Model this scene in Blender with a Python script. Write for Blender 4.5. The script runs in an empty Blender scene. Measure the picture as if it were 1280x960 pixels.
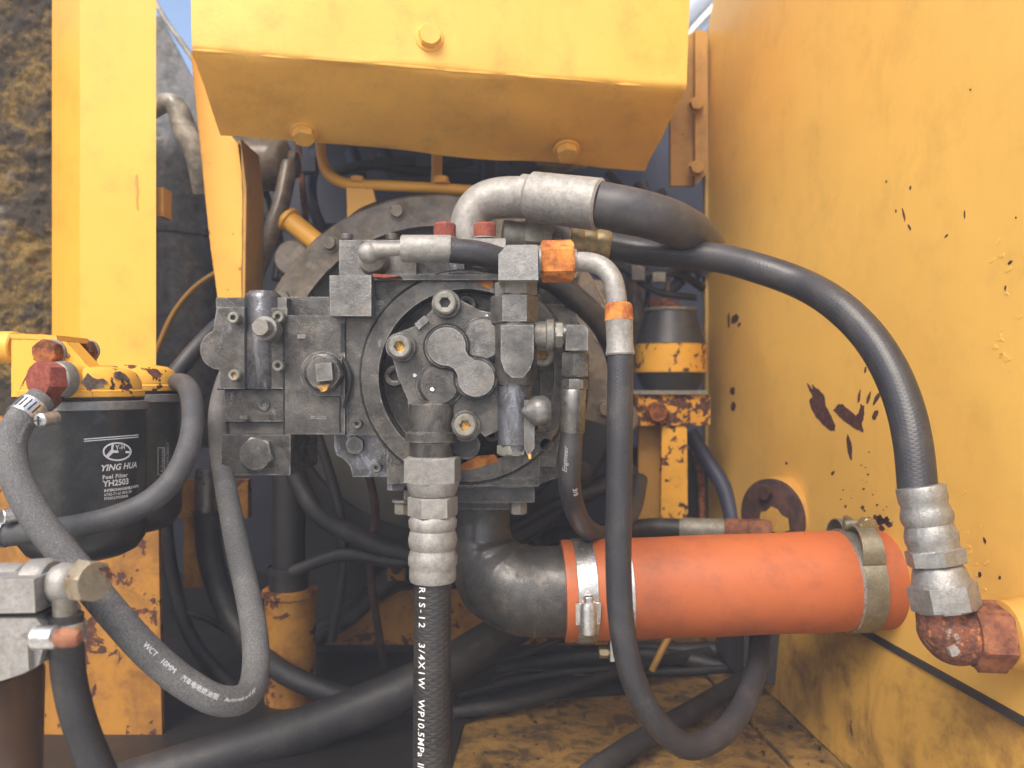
import bpy, bmesh, math, random
from mathutils import Vector, Matrix, noise as mnoise

random.seed(7)
R = math.radians
F = 961.0                                   # focal length in photograph pixels
CAM = Vector((0.0, 0.0, 1.5))
scene = bpy.context.scene
COL = scene.collection

# ---------------------------------------------------------------- camera, sky, sun, exposure
cam_data = bpy.data.cameras.new("camera")
cam_data.sensor_width = 36.0
cam_data.lens = 36.0 * F / 1280.0
cam_data.clip_start = 0.02
cam_data.clip_end = 500
cam_data.dof.use_dof = True
cam_data.dof.focus_distance = 0.56
cam_data.dof.aperture_fstop = 7.0
cam = bpy.data.objects.new("camera", cam_data)
cam.location = CAM
cam.rotation_euler = (R(90), 0, 0)
COL.objects.link(cam)
scene.camera = cam

SUN_EL, SUN_AZ = 50.0, -24.0                # soft light from behind the photographer's left shoulder
world = bpy.data.worlds.new("World")
scene.world = world
world.use_nodes = True
wn = world.node_tree
bg = wn.nodes["Background"]
sky = wn.nodes.new("ShaderNodeTexSky")
sky.sky_type = 'NISHITA'
sky.sun_disc = False
sky.sun_elevation = R(SUN_EL)
sky.sun_rotation = R(180 - SUN_AZ)
sky.dust_density = 4.0
wn.links.new(sky.outputs[0], bg.inputs[0])
bg.inputs[1].default_value = 0.15
sun_data = bpy.data.lights.new("sun", 'SUN')
sun_data.energy = 1.4
sun_data.angle = R(32)
sun_data.color = (1.0, 0.93, 0.83)
sun = bpy.data.objects.new("sun", sun_data)
_d = Vector((math.sin(R(SUN_AZ)) * math.cos(R(SUN_EL)), -math.cos(R(SUN_AZ)) * math.cos(R(SUN_EL)), math.sin(R(SUN_EL))))
sun.rotation_euler = _d.to_track_quat('Z', 'Y').to_euler()
sun.location = (0, -3, 4)
COL.objects.link(sun)
scene.view_settings.view_transform = 'Standard'
scene.view_settings.look = 'None'
scene.view_settings.gamma = 1.0
scene.view_settings.use_curve_mapping = False
scene.view_settings.exposure = 1.0

# ---------------------------------------------------------------- helpers: pixels to points
def P(x, y, d):
    return CAM + Vector(((x - 640) / F * d, d, -(y - 480) / F * d))
def S(d):
    return d / F
X, Y, Z = Vector((1, 0, 0)), Vector((0, 1, 0)), Vector((0, 0, 1))
PANEL0, PANELK = 0.409, 0.1165              # the right-hand panel: X = PANEL0 - PANELK * depth
def panel_pt(x, y):
    d = PANEL0 / ((x - 640) / F + PANELK)
    return P(x, y, d)

# ---------------------------------------------------------------- helpers: materials
def lin(*c):
    if len(c) == 1:
        c = c[0]
    return tuple(((v / 255) / 12.92 if v / 255 <= 0.04045 else ((v / 255 + 0.055) / 1.055) ** 2.4) for v in c)

class NT:
    def __init__(self, name):
        self.m = bpy.data.materials.new(name)
        self.m.use_nodes = True
        self.t = self.m.node_tree
        self.b = self.t.nodes["Principled BSDF"]
        self.tc = self.t.nodes.new("ShaderNodeTexCoord")
        oi = self.t.nodes.new("ShaderNodeObjectInfo")
        self.rand = oi.outputs["Random"]
        add = self.t.nodes.new("ShaderNodeVectorMath"); add.operation = 'ADD'
        sc_ = self.t.nodes.new("ShaderNodeVectorMath"); sc_.operation = 'SCALE'
        sc_.inputs[0].default_value = (3.1, 5.7, 7.3)
        self.t.links.new(self.rand, sc_.inputs["Scale"])
        self.t.links.new(self.tc.outputs["Object"], add.inputs[0])
        self.t.links.new(sc_.outputs[0], add.inputs[1])
        self.co = add.outputs[0]
        self.obj_co = self.tc.outputs["Object"]
        self.uv = self.tc.outputs["UV"]
    def set(self, inp, v):
        i = self.b.inputs[inp] if isinstance(inp, str) else inp
        if isinstance(v, bpy.types.NodeSocket):
            self.t.links.new(v, i)
        elif isinstance(v, (tuple, list)) and len(v) == 3 and i.type == 'RGBA':
            i.default_value = (*v, 1)
        else:
            i.default_value = v
    def noise(self, scale, detail=4, rough=0.6, vec=None, dist=0.0, out="Fac"):
        n = self.t.nodes.new("ShaderNodeTexNoise")
        n.inputs["Scale"].default_value = scale
        n.inputs["Detail"].default_value = detail
        n.inputs["Roughness"].default_value = rough
        n.inputs["Distortion"].default_value = dist
        self.t.links.new(vec if vec is not None else self.co, n.inputs["Vector"])
        return n.outputs[out]
    def voronoi(self, scale, vec=None, feature='F1', out="Distance"):
        n = self.t.nodes.new("ShaderNodeTexVoronoi")
        n.feature = feature
        n.inputs["Scale"].default_value = scale
        self.t.links.new(vec if vec is not None else self.co, n.inputs["Vector"])
        return n.outputs[out]
    def mapping(self, vec, loc=(0, 0, 0), rot=(0, 0, 0), scale=(1, 1, 1)):
        n = self.t.nodes.new("ShaderNodeMapping")
        n.vector_type = 'TEXTURE'
        self.t.links.new(vec, n.inputs[0])
        n.inputs[1].default_value = loc; n.inputs[2].default_value = rot; n.inputs[3].default_value = scale
        return n.outputs[0]
    def vmath(self, op, a, b=None, out=0):
        n = self.t.nodes.new("ShaderNodeVectorMath"); n.operation = op
        self.set(n.inputs[0], a)
        if b is not None:
            if op == 'SCALE':
                self.set(n.inputs["Scale"], b)
            else:
                self.set(n.inputs[1], b)
        return n.outputs[out]
    def math(self, op, a, b=0.0, clamp=False):
        n = self.t.nodes.new("ShaderNodeMath"); n.operation = op; n.use_clamp = clamp
        self.set(n.inputs[0], a); self.set(n.inputs[1], b)
        return n.outputs[0]
    def step(self, fac, lo, hi):
        n = self.t.nodes.new("ShaderNodeMapRange")
        n.interpolation_type = 'SMOOTHSTEP'
        self.set(n.inputs[0], fac)
        n.inputs[1].default_value = lo; n.inputs[2].default_value = hi
        return n.outputs[0]
    def mix(self, fac, a, b):
        n = self.t.nodes.new("ShaderNodeMix"); n.data_type = 'RGBA'
        self.set(n.inputs[0], fac); self.set(n.inputs[6], a); self.set(n.inputs[7], b)
        return n.outputs[2]
    def mixf(self, fac, a, b):
        n = self.t.nodes.new("ShaderNodeMix"); n.data_type = 'FLOAT'
        self.set(n.inputs[0], fac); self.set(n.inputs[2], a); self.set(n.inputs[3], b)
        return n.outputs[0]
    def edge(self, radius=0.0015, lo=0.03, hi=0.2):
        bv = self.t.nodes.new("ShaderNodeBevel"); bv.samples = 4
        bv.inputs[0].default_value = radius
        g = self.t.nodes.new("ShaderNodeNewGeometry")
        d = self.vmath('DOT_PRODUCT', bv.outputs[0], g.outputs["Normal"], out=1)
        return self.step(self.math('SUBTRACT', 1.0, d), lo, hi)
    def bump(self, height, strength, dist, prev=None):
        n = self.t.nodes.new("ShaderNodeBump")
        n.inputs["Strength"].default_value = strength
        n.inputs["Distance"].default_value = dist
        self.set(n.inputs["Height"], height)
        if prev is not None:
            self.t.links.new(prev, n.inputs["Normal"])
        return n.outputs[0]
    def done(self, col, rough, metal=0.0, normal=None, spec=0.5, coat=0.0):
        self.set("Base Color", col); self.set("Roughness", rough); self.set("Metallic", metal)
        self.set("Specular IOR Level", spec)
        if coat:
            self.set("Coat Weight", coat); self.set("Coat Roughness", 0.25)
        if normal is not None:
            self.t.links.new(normal, self.b.inputs["Normal"])
        return self.m

RUST_D, RUST_M, RUST_L = (0.055, 0.022, 0.016), (0.17, 0.055, 0.025), (0.48, 0.16, 0.04)

def rust_col(n, scale=160):
    a = n.mix(n.step(n.noise(scale, 5), 0.35, 0.65), RUST_D, RUST_M)
    return n.mix(n.step(n.noise(scale * 0.7, 4, 0.7), 0.55, 0.72), a, RUST_L)

def paint(name, base, dirt=(0.10, 0.06, 0.025), dirt_amt=0.25, chip=0.72, chip_scale=28, rough=0.38, edge=0.0, grime=None, peel=0.25):
    n = NT(name)
    c = n.mix(n.noise(6, 3), tuple(v * 0.88 for v in base), tuple(min(1, v * 1.06) for v in base))
    c = n.mix(n.math('MULTIPLY', n.step(n.noise(22, 6, 0.7), 0.45, 0.8), dirt_amt), c, dirt)
    # fine dust runs, stretched along the height
    runs = n.noise(14, 5, 0.65, vec=n.mapping(n.co, scale=(0.25, 0.25, 2.2)))
    c = n.mix(n.math('MULTIPLY', n.step(runs, 0.5, 0.8), dirt_amt * 0.7), c, tuple(v * 0.62 for v in base))
    chipn = n.noise(chip_scale, 8, 0.62, dist=0.4)
    mask = n.step(chipn, chip, chip + 0.012)
    if edge:
        e = n.math('MULTIPLY', n.edge(0.002), n.step(n.noise(60, 4, 0.7), 0.62 - edge * 0.4, 0.72 - edge * 0.3))
        mask = n.math('MAXIMUM', mask, e)
    if grime is not None:       # patchy soil film, also used to darken the low surfaces
        g = n.math('MULTIPLY', n.step(n.noise(grime[0], 7, 0.68, dist=0.6), grime[1], grime[1] + grime[2]), grime[3])
        c = n.mix(g, c, grime[4])
    rc = n.mix(n.step(n.noise(180, 5), 0.4, 0.7), RUST_D, RUST_M)
    c = n.mix(mask, c, rc)
    rgh = n.mixf(mask, n.mixf(n.noise(18, 4), rough * 0.8, min(1, rough * 1.35)), 0.8)
    h1 = n.bump(n.noise(7, 4, 0.5), 0.35, 0.006)
    h2 = n.bump(n.noise(240, 3, 0.6), peel, 0.0004, h1)
    h3 = n.bump(n.math('SUBTRACT', 1.0, mask), 0.5, 0.0008, h2)
    return n.done(c, rgh, 0.0, h3, 0.45)

def cast(name, base, rough=0.34, metal=0.45, grain=380, bump=0.9, dust=(0.24, 0.20, 0.15), dust_amt=0.4, rust=0.675, oil=0.6, edge=0.7, edge_col=(0.46, 0.45, 0.43), sheen=0.35):
    n = NT(name)
    c = n.mix(n.step(n.noise(45, 7, 0.72), 0.3, 0.7), tuple(v * 0.5 for v in base), tuple(v * 1.5 for v in base))
    oilm = n.math('MULTIPLY', n.step(n.noise(26, 6, 0.7, dist=1.0), 0.45, 0.62), oil)
    c = n.mix(n.math('MULTIPLY', oilm, 0.85), c, tuple(v * 0.25 for v in base))
    c = n.mix(n.math('MULTIPLY', n.step(n.noise(55, 8, 0.75), 0.48, 0.68), dust_amt), c, dust)
    streak = n.noise(60, 5, 0.7, vec=n.mapping(n.co, scale=(0.5, 0.5, 3.5)))
    c = n.mix(n.math('MULTIPLY', n.step(streak, 0.55, 0.72), 0.45 * oil), c, tuple(v * 0.35 for v in base))
    if edge:
        c = n.mix(n.math('MULTIPLY', n.edge(0.0022), n.math('MULTIPLY', n.step(n.noise(110, 4), 0.3, 0.65), edge)), c, edge_col)  # pale worn edges, also painting in edge highlights
    sh = n.math('MULTIPLY', n.step(n.noise(46, 7, 0.7, vec=n.mapping(n.co, scale=(0.8, 0.8, 1.7)), dist=0.8), 0.66 - 0.16 * sheen, 0.74 - 0.12 * sheen), min(1.0, 0.45 + sheen * 0.5))
    c = n.mix(sh, c, (0.27, 0.275, 0.31))  # pale blue patches paint a wet sheen into the colour
    metal = n.mixf(sh, metal, 0.85)
    rm = n.step(n.noise(40, 8, 0.72, dist=0.3), rust, rust + 0.07)
    c = n.mix(n.math('MULTIPLY', rm, 0.85), c, rust_col(n, 220))
    speck = n.step(n.noise(520, 3, 0.6), 0.62, 0.70)
    c = n.mix(n.math('MULTIPLY', speck, 0.16), c, tuple(min(1, v * 2.6) for v in base))
    pit = n.step(n.noise(300, 3, 0.6), 0.62, 0.72)
    c = n.mix(n.math('MULTIPLY', pit, 0.25), c, tuple(v * 0.3 for v in base))
    rg = n.mixf(oilm, n.mixf(n.step(n.noise(60, 6, 0.7), 0.3, 0.7), rough * 0.65, rough * 1.4), rough * 0.4)
    rg = n.mixf(sh, rg, 0.27)
    wet = n.step(n.noise(18, 5, 0.65, dist=0.7), 0.42, 0.60)
    n.set("Coat Weight", n.math('MULTIPLY', wet, min(1.0, 0.3 + oil * 0.6))); n.set("Coat Roughness", n.mixf(n.noise(120, 4), 0.12, 0.3))
    b0 = n.bump(n.noise(28, 3, 0.5), 0.3, 0.004)
    b1 = n.bump(n.noise(grain * 0.3, 4, 0.55), bump * 0.10, 0.0020, b0)
    b2 = n.bump(n.noise(grain * 2.2, 4, 0.65), bump * 0.75, 0.0007, b1)
    n.t.links.new(b1, n.b.inputs["Coat Normal"])
    return n.done(c, rg, metal, b2, 0.6)

def zinc(name, base=(0.29, 0.285, 0.272), rough=0.44, metal=0.55, rust=0.74, dust_amt=0.5, rustc=None, dust=(0.25, 0.22, 0.17)):
    n = NT(name)
    c = n.mix(n.step(n.noise(130, 7, 0.78), 0.28, 0.72), tuple(v * 0.70 for v in base), tuple(min(1, v * 1.22) for v in base))
    c = n.mix(n.math('MULTIPLY', n.step(n.noise(640, 4, 0.7), 0.5, 0.66), 0.5), c, tuple(v * 0.55 for v in base))
    c = n.mix(n.math('MULTIPLY', n.step(n.noise(110, 7, 0.75), 0.46, 0.68), dust_amt), c, dust)
    c = n.mix(n.math('MULTIPLY', n.edge(0.0012), 0.4), c, tuple(min(1, v * 1.35) for v in base))
    rm = n.step(n.noise(75, 7, 0.7, dist=0.5), rust, rust + 0.06)
    c = n.mix(rm, c, rust_col(n, 260))
    m = n.mixf(rm, metal, 0.0)
    rg = n.mixf(rm, n.mixf(n.noise(140, 4), rough * 0.75, rough * 1.35), 0.85)
    b1 = n.bump(n.noise(160, 5, 0.7), 0.5, 0.0008)
    b2 = n.bump(n.noise(700, 3), 0.45, 0.0005, b1)
    return n.done(c, rg, m, b2, 0.5)

def rusty(name, base=RUST_M, light=RUST_L, dark=RUST_D, s=200, amt=0.5):
    n = NT(name)
    a = n.mix(n.step(n.noise(s, 6, 0.7), 0.3, 0.7), dark, base)
    a = n.mix(n.math('MULTIPLY', n.step(n.noise(s * 0.45, 6, 0.7), 0.42, 0.66), amt * 1.4, clamp=True), a, light)
    b = n.bump(n.noise(s * 2.2, 5, 0.7), 0.7, 0.0009)
    b = n.bump(n.noise(s * 0.5, 4, 0.6), 0.4, 0.0012, b)
    return n.done(a, n.mixf(n.noise(s, 3), 0.62, 0.95), 0.0, b, 0.3)

def rubber(name, base=(0.022, 0.022, 0.024), rough=0.5, dust=(0.16, 0.14, 0.12), dust_amt=0.3, weave=0.0, wscale=(1, 1), cracks=0.0, scale=1.0):
    n = NT(name)
    c = n.mix(n.noise(40, 5), tuple(v * 0.75 for v in base), tuple(v * 1.3 for v in base))
    c = n.mix(n.math('MULTIPLY', n.step(n.noise(26, 7, 0.72, dist=0.5), 0.42, 0.75), dust_amt), c, dust)
    c = n.mix(n.math('MULTIPLY', n.step(n.noise(500, 4, 0.7), 0.5, 0.7), dust_amt * 0.5), c, dust)
    sc = n.step(n.noise(1.0, 6, 0.72, vec=n.mapping(n.uv, scale=(0.16, 0.05, 1)), dist=0.4), 0.60, 0.70)
    c = n.mix(n.math('MULTIPLY', sc, 0.35 + dust_amt * 0.5), c, tuple(0.5 * v + 0.02 for v in dust))
    b = n.bump(n.noise(300, 4, 0.6), 0.25, 0.0004)
    if weave:
        u = n.mapping(n.uv, scale=(1 / wscale[0], 1 / wscale[1], 1))
        sx = n.t.nodes.new("ShaderNodeSeparateXYZ"); n.t.links.new(u, sx.inputs[0])
        a = n.math('ADD', sx.outputs[0], sx.outputs[1]); d = n.math('SUBTRACT', sx.outputs[0], sx.outputs[1])
        s1 = n.math('SINE', n.math('MULTIPLY', a, 2 * math.pi)); s2 = n.math('SINE', n.math('MULTIPLY', d, 2 * math.pi))
        w = n.math('MAXIMUM', s1, s2)
        b = n.bump(w, weave, 0.0006, b)
    if cracks:
        v = n.voronoi(720 * scale, vec=n.vmath('ADD', n.co, n.vmath('SCALE', n.noise(240, 3, out="Color"), 0.004)), feature='DISTANCE_TO_EDGE')
        k = n.step(v, 0.0, 0.22)
        c = n.mix(n.math('MULTIPLY', n.math('SUBTRACT', 1.0, k), cracks), c, tuple(v_ * 0.45 for v_ in base))
        b = n.bump(k, 0.5, 0.0007, b)
    return n.done(c, n.mixf(n.noise(30, 4), rough * 0.8, min(1, rough * 1.4)), 0.0, b, 0.5)

def plain(name, col, rough=0.5, metal=0.0, var=0.15, bump=0.2, scale=120):
    n = NT(name)
    c = n.mix(n.noise(scale * 0.3, 5), tuple(v * (1 - var) for v in col), tuple(min(1, v * (1 + var)) for v in col))
    return n.done(c, n.mixf(n.noise(scale, 3), rough * 0.85, min(1, rough * 1.2)), metal, n.bump(n.noise(scale, 4), bump, 0.0006))

YEL = (0.82, 0.415, 0.05)
M = {}
M['yellow'] = paint('yellow_paint', YEL, dirt_amt=0.24, chip=0.80, rough=0.36)
M['yellow_cover'] = paint('yellow_paint_cover', (0.83, 0.46, 0.085), dirt_amt=0.3, chip=0.735, chip_scale=46, rough=0.42, peel=0.7)
M['yellow_rusty'] = paint('yellow_paint_rusty', (0.42, 0.19, 0.025), dirt=(0.12, 0.04, 0.02), dirt_amt=0.9, chip=0.575, chip_scale=34, rough=0.55, edge=0.6, grime=(26, 0.42, 0.25, 0.6, (0.13, 0.05, 0.016)))  # rusted, and browned further to paint the dim lower bay
M['yellow_chip'] = paint('yellow_paint_chipped', YEL, dirt_amt=0.3, chip=0.57, chip_scale=70, rough=0.42, edge=0.7)
M['yellow_bracket'] = paint('yellow_paint_bracket', YEL, dirt_amt=0.25, chip=0.68, chip_scale=60, rough=0.4, edge=0.4)
M['yellow_mostrust'] = paint('mostly_rusted_paint', (0.66, 0.31, 0.03), dirt_amt=0.5, chip=0.475, chip_scale=85, rough=0.5)
M['yellow_pale'] = paint('pale_yellow_lip_paint', (0.62, 0.40, 0.13), dirt_amt=0.4, chip=0.66, chip_scale=50, rough=0.6)
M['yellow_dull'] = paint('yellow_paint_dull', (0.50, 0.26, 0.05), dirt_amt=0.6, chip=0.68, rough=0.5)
M['yellow_floor'] = paint('yellow_paint_floor', (0.27, 0.155, 0.04), dirt=(0.05, 0.03, 0.016), dirt_amt=1.0, chip=0.64, chip_scale=18, rough=0.55, grime=(48, 0.42, 0.22, 0.85, (0.045, 0.028, 0.016)))  # dirty floor, base and grime darkened further to paint the dim low bay
M['yellow_ledge'] = paint('yellow_paint_ledge', (0.50, 0.28, 0.05), dirt=(0.09, 0.045, 0.018), dirt_amt=0.9, chip=0.69, chip_scale=22, rough=0.5, grime=(14, 0.45, 0.25, 0.75, (0.12, 0.055, 0.02)))  # grimy wall, darkened further to paint the dim low bay
M['yellow_panel'] = paint('yellow_paint_panel', (0.83, 0.485, 0.105), dirt_amt=0.17, chip=0.84, rough=0.33)

n_ = NT('bare_chip_rust'); M['chip_rust'] = n_.done(n_.mix(n_.step(n_.noise(220, 5, .7), .4, .7), (0.055, 0.021, 0.02), (0.13, 0.048, 0.036)), .8, 0, n_.bump(n_.noise(400, 4), .5, .0006), .3)
M['cast'] = cast('grey_painted_casting', (0.088, 0.082, 0.074))
M['cast_dark'] = cast('oily_dark_casting', (0.042, 0.041, 0.041), rough=0.42, dust_amt=0.4, oil=0.35, sheen=0.1)
M['elbow_black'] = cast('dull_black_cast_elbow', (0.040, 0.038, 0.036), rough=0.5, metal=0.1, dust=(0.13, 0.105, 0.08), dust_amt=0.45, oil=0.3, sheen=0.0, edge=0.2, rust=0.66)
M['cast_pale'] = cast('pale_grey_casting', (0.15, 0.145, 0.135), dust_amt=0.45, oil=0.3)
M['cast_wet'] = cast('wet_grey_casting', (0.095, 0.095, 0.10), rough=0.24, dust_amt=0.2, oil=0.9, edge=0.9, sheen=1.0)
M['black_recess'] = plain('black_recess', (0.02, 0.019, 0.019), 0.6)
M['brown_cast'] = cast('brown_dusty_casting', (0.115, 0.088, 0.058), rough=0.62, metal=0.0, sheen=0.0, dust=(0.26, 0.19, 0.10), dust_amt=0.6, rust=0.68, oil=0.45, grain=300)
M['steel'] = cast('bare_steel', (0.20, 0.193, 0.178), rough=0.36, metal=0.7, grain=800, bump=0.25, dust_amt=0.4, oil=0.35)
M['zinc'] = zinc('zinc_plated')
M['zinc_pale'] = zinc('pale_dusty_zinc', (0.33, 0.318, 0.293), rough=0.52, metal=0.35, dust=(0.24, 0.21, 0.165), rust=0.80)
M['zinc_dirty'] = zinc('dirty_zinc', (0.25, 0.24, 0.21), rough=0.5, metal=0.35, dust=(0.17, 0.14, 0.09), dust_amt=0.8, rust=0.70)
M['zinc_brass'] = zinc('yellow_passivated', (0.33, 0.26, 0.13), rough=0.4, metal=0.6, rust=0.75, dust=(0.38, 0.3, 0.18))
M['zinc_rusty'] = zinc('rust_flecked_zinc', (0.27, 0.23, 0.16), rough=0.5, metal=0.3, rust=0.56, dust=(0.25, 0.16, 0.08), dust_amt=0.7)
M['bright'] = zinc('bright_strip_steel', (0.70, 0.69, 0.66), rough=0.28, metal=0.9, rust=0.82, dust_amt=0.25)
M['clamp_steel'] = zinc('tarnished_strip_steel', (0.30, 0.29, 0.23), rough=0.42, metal=0.7, rust=0.80, dust=(0.24, 0.21, 0.13), dust_amt=0.5)
M['rust'] = rusty('rust')
M['rust_brown'] = rusty('brown_rust', (0.20, 0.075, 0.04), (0.33, 0.13, 0.06), (0.08, 0.03, 0.02), 160, 0.5)
M['bare_metal'] = rusty('bare_brown_metal', (0.16, 0.12, 0.10), (0.26, 0.22, 0.19), (0.08, 0.05, 0.04), 260, 0.6)
M['rust_dark'] = rusty('dark_brown_rust', (0.06, 0.028, 0.024), (0.11, 0.05, 0.035), (0.025, 0.014, 0.013), 140, 0.5)
M['rust_orange'] = rusty('orange_rust', (0.52, 0.17, 0.035), (0.68, 0.27, 0.055), (0.20, 0.055, 0.025), 130, 0.7)
M['rust_copper'] = rusty('coppery_rust', (0.32, 0.13, 0.07), (0.42, 0.20, 0.11), (0.14, 0.05, 0.03), 240, 0.5)
M['rust_red'] = rusty('red_rust', (0.30, 0.075, 0.05), (0.40, 0.12, 0.07), (0.16, 0.04, 0.03), 420, 0.4)
M['rust_gold'] = rusty('gold_rust', (0.50, 0.26, 0.06), (0.72, 0.42, 0.10), (0.22, 0.1, 0.04), 300, 0.8)
M['rust_patch'] = zinc('rusting_fitting', (0.25, 0.22, 0.19), rough=0.6, metal=0.2, rust=0.33, dust=(0.34, 0.2, 0.12), dust_amt=0.6)
M['rubber'] = rubber('hose_rubber', (0.026, 0.026, 0.030), rough=0.36, dust_amt=0.24, weave=0.10, wscale=(14, 330))
M['rubber_braid'] = rubber('braid_marked_rubber', (0.026, 0.024, 0.023), rough=0.42, dust_amt=0.16, weave=0.30, wscale=(9, 210))
M['rubber_dark'] = rubber('dark_dusty_rubber', (0.016, 0.015, 0.016), rough=0.5, dust_amt=0.22)
M['rubber_big'] = rubber('grey_dusty_rubber', (0.035, 0.036, 0.042), rough=0.40, dust_amt=0.35)
M['rubber_grey'] = rubber('weathered_grey_rubber', (0.048, 0.048, 0.05), rough=0.55, dust=(0.15, 0.147, 0.145), dust_amt=0.5)
M['rubber_crack'] = rubber('cracked_grey_rubber', (0.13, 0.128, 0.125), rough=0.6, dust=(0.27, 0.26, 0.245), dust_amt=0.75, cracks=0.75)
M['filter_black'] = rubber('dusty_satin_black_can', (0.024, 0.025, 0.026), rough=0.3, dust=(0.13, 0.12, 0.105), dust_amt=0.38)
M['ink'] = plain('white_ink', (0.72, 0.72, 0.70), 0.6, 0.0, 0.25, 0.1, 500)
M['ink_grey'] = plain('faded_ink', (0.36, 0.35, 0.33), 0.6, 0.0, 0.35, 0.1, 500)
M['olive_shade'] = plain('shade_olive_casting', (0.034, 0.032, 0.026), 0.6, 0.0, 0.5, 0.6, 50)  # olive darkened to paint the deep shade on the adapter cone
M['navy'] = plain('veil_blue_engine', (0.035, 0.040, 0.075), 0.5, 0.0, 0.5, 0.5, 60)  # blue veil over the dark bay painted into the engine colour
M['black_steel'] = plain('dull_black_steel', (0.018, 0.016, 0.016), 0.55, 0.0, 0.5, 0.6, 50)  # black for dark parts; on the lower ring it paints deep shade
M['grey_tank'] = cast('grey_dusty_steel', (0.085, 0.085, 0.085), rough=0.6, metal=0.0, grain=120, dust=(0.28, 0.24, 0.18), dust_amt=0.45, edge=0, sheen=0)
M['pale_pipe'] = cast('pale_dusty_pipe', (0.34, 0.30, 0.23), rough=0.6, metal=0.0, dust=(0.4, 0.32, 0.2), edge=0)
M['brown_drum'] = cast('brown_dusty_steel', (0.17, 0.125, 0.08), rough=0.6, metal=0.0, grain=200, dust=(0.3, 0.22, 0.12), dust_amt=0.6, edge=0)
M['white_sheet'] = plain('pale_metal_sheet', (0.80, 0.76, 0.68), 0.4, 0.0, 0.06)
M['sheet_grey'] = plain('light_grey_sheet', (0.32, 0.36, 0.42), 0.5, 0.0, 0.2)
M['bowl'] = plain('brown_stained_bowl', (0.095, 0.055, 0.035), 0.25, 0.0, 0.4, 0.1, 40)
M['red_brown'] = cast('red_brown_painted_casting', (0.05, 0.026, 0.022), rough=0.6, metal=0.0, dust=(0.10, 0.06, 0.04), edge=0.0, oil=0.8)

def orange_mat():
    n = NT('orange_silicone_rubber')
    c = n.mix(n.noise(12, 4), (0.37, 0.096, 0.030), (0.455, 0.122, 0.041))
    c = n.mix(n.math('MULTIPLY', n.step(n.noise(26, 8, 0.75), 0.45, 0.72), 0.6), c, (0.20, 0.068, 0.042))
    sx = n.t.nodes.new("ShaderNodeSeparateXYZ"); n.t.links.new(n.uv, sx.inputs[0])
    wrap = n.math('SINE', n.math('MULTIPLY', n.math('ADD', sx.outputs[1], n.math('MULTIPLY', n.noise(30, 3), 0.004)), 2 * math.pi * 420))
    wrap2 = n.math('SINE', n.math('MULTIPLY', sx.outputs[0], 2 * math.pi * 150))
    b = n.bump(wrap, 0.08, 0.0003)
    b = n.bump(n.noise(18, 3), 0.3, 0.004, b)
    return n.done(c, n.mixf(n.noise(60, 4), 0.4, 0.58), 0, b, 0.4)
M['orange'] = orange_mat()

def foam_mat():
    n = NT('mud_caked_foam')
    c = n.mix(n.noise(150, 7, 0.8), (0.045, 0.037, 0.03), (0.11, 0.085, 0.06))
    och = n.mix(n.step(n.noise(190, 6, 0.75), 0.3, 0.7), (0.19, 0.115, 0.03), (0.36, 0.24, 0.075))
    c = n.mix(n.step(n.noise(13, 9, 0.78, dist=0.3), 0.46, 0.60), c, och)
    c = n.mix(n.math('MULTIPLY', n.step(n.noise(7, 8, 0.7), 0.55, 0.66), 0.7), c, (0.30, 0.26, 0.20))
    b = n.bump(n.noise(90, 8, 0.8), 1.0, 0.006)
    b = n.bump(n.noise(420, 5, 0.75), 0.8, 0.0015, b)
    return n.done(c, 0.95, 0, b, 0.2)
M['foam'] = foam_mat()
M['floor_black'] = plain('near_black_floor', (0.016, 0.0135, 0.012), 0.45, 0.0, 0.6, 0.9, 40)  # near-black for the painted floor shade and the grit
M['veil_navy'] = plain('veil_blue_bulkhead', (0.03, 0.033, 0.055), 0.6, 0.0, 0.4, 0.4, 30)  # bluish veil painted into the bulkhead colour

# ---------------------------------------------------------------- helpers: objects
ORIGIN = {}
def thing(name, label, cat, at, group=None):
    o = bpy.data.objects.new(name, None)
    o.empty_display_size = 0.02
    o.location = at
    o['label'] = label; o['category'] = cat
    if group: o['group'] = group
    COL.objects.link(o)
    ORIGIN[o] = Vector(at)
    return o

def obj(name, bm, mat, parent=None, bevel=0.0, angle=38, origin=None, segs=2, label=None, cat=None, group=None, kind=None, recalc=True):
    if bevel:
        es = [e for e in bm.edges if len(e.link_faces) == 2 and e.calc_face_angle(0) > R(32)]
        if es:
            bmesh.ops.bevel(bm, geom=es, offset=bevel, segments=segs, profile=0.6, affect='EDGES', clamp_overlap=True)
    if recalc:
        bmesh.ops.recalc_face_normals(bm, faces=bm.faces[:])
    me = bpy.data.meshes.new(name)
    if origin is None:
        lo = Vector((min(v.co.x for v in bm.verts), min(v.co.y for v in bm.verts), min(v.co.z for v in bm.verts)))
        hi = Vector((max(v.co.x for v in bm.verts), max(v.co.y for v in bm.verts), max(v.co.z for v in bm.verts)))
        origin = (lo + hi) / 2
    origin = Vector(origin)
    for v in bm.verts:
        v.co -= origin
    bm.to_mesh(me); bm.free()
    for p in me.polygons:
        p.use_smooth = True
    me.set_sharp_from_angle(angle=R(angle))
    me.materials.append(M[mat] if isinstance(mat, str) else mat)
    o = bpy.data.objects.new(name, me)
    if parent is not None:
        o.parent = parent
        o.location = origin - ORIGIN[parent]
    else:
        o.location = origin
    ORIGIN[o] = origin
    COL.objects.link(o)
    if label: o['label'] = label
    if cat: o['category'] = cat
    if group: o['group'] = group
    if kind: o['kind'] = kind
    return o

def BM():
    b = bmesh.new(); b.loops.layers.uv.new("UVMap"); return b

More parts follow.
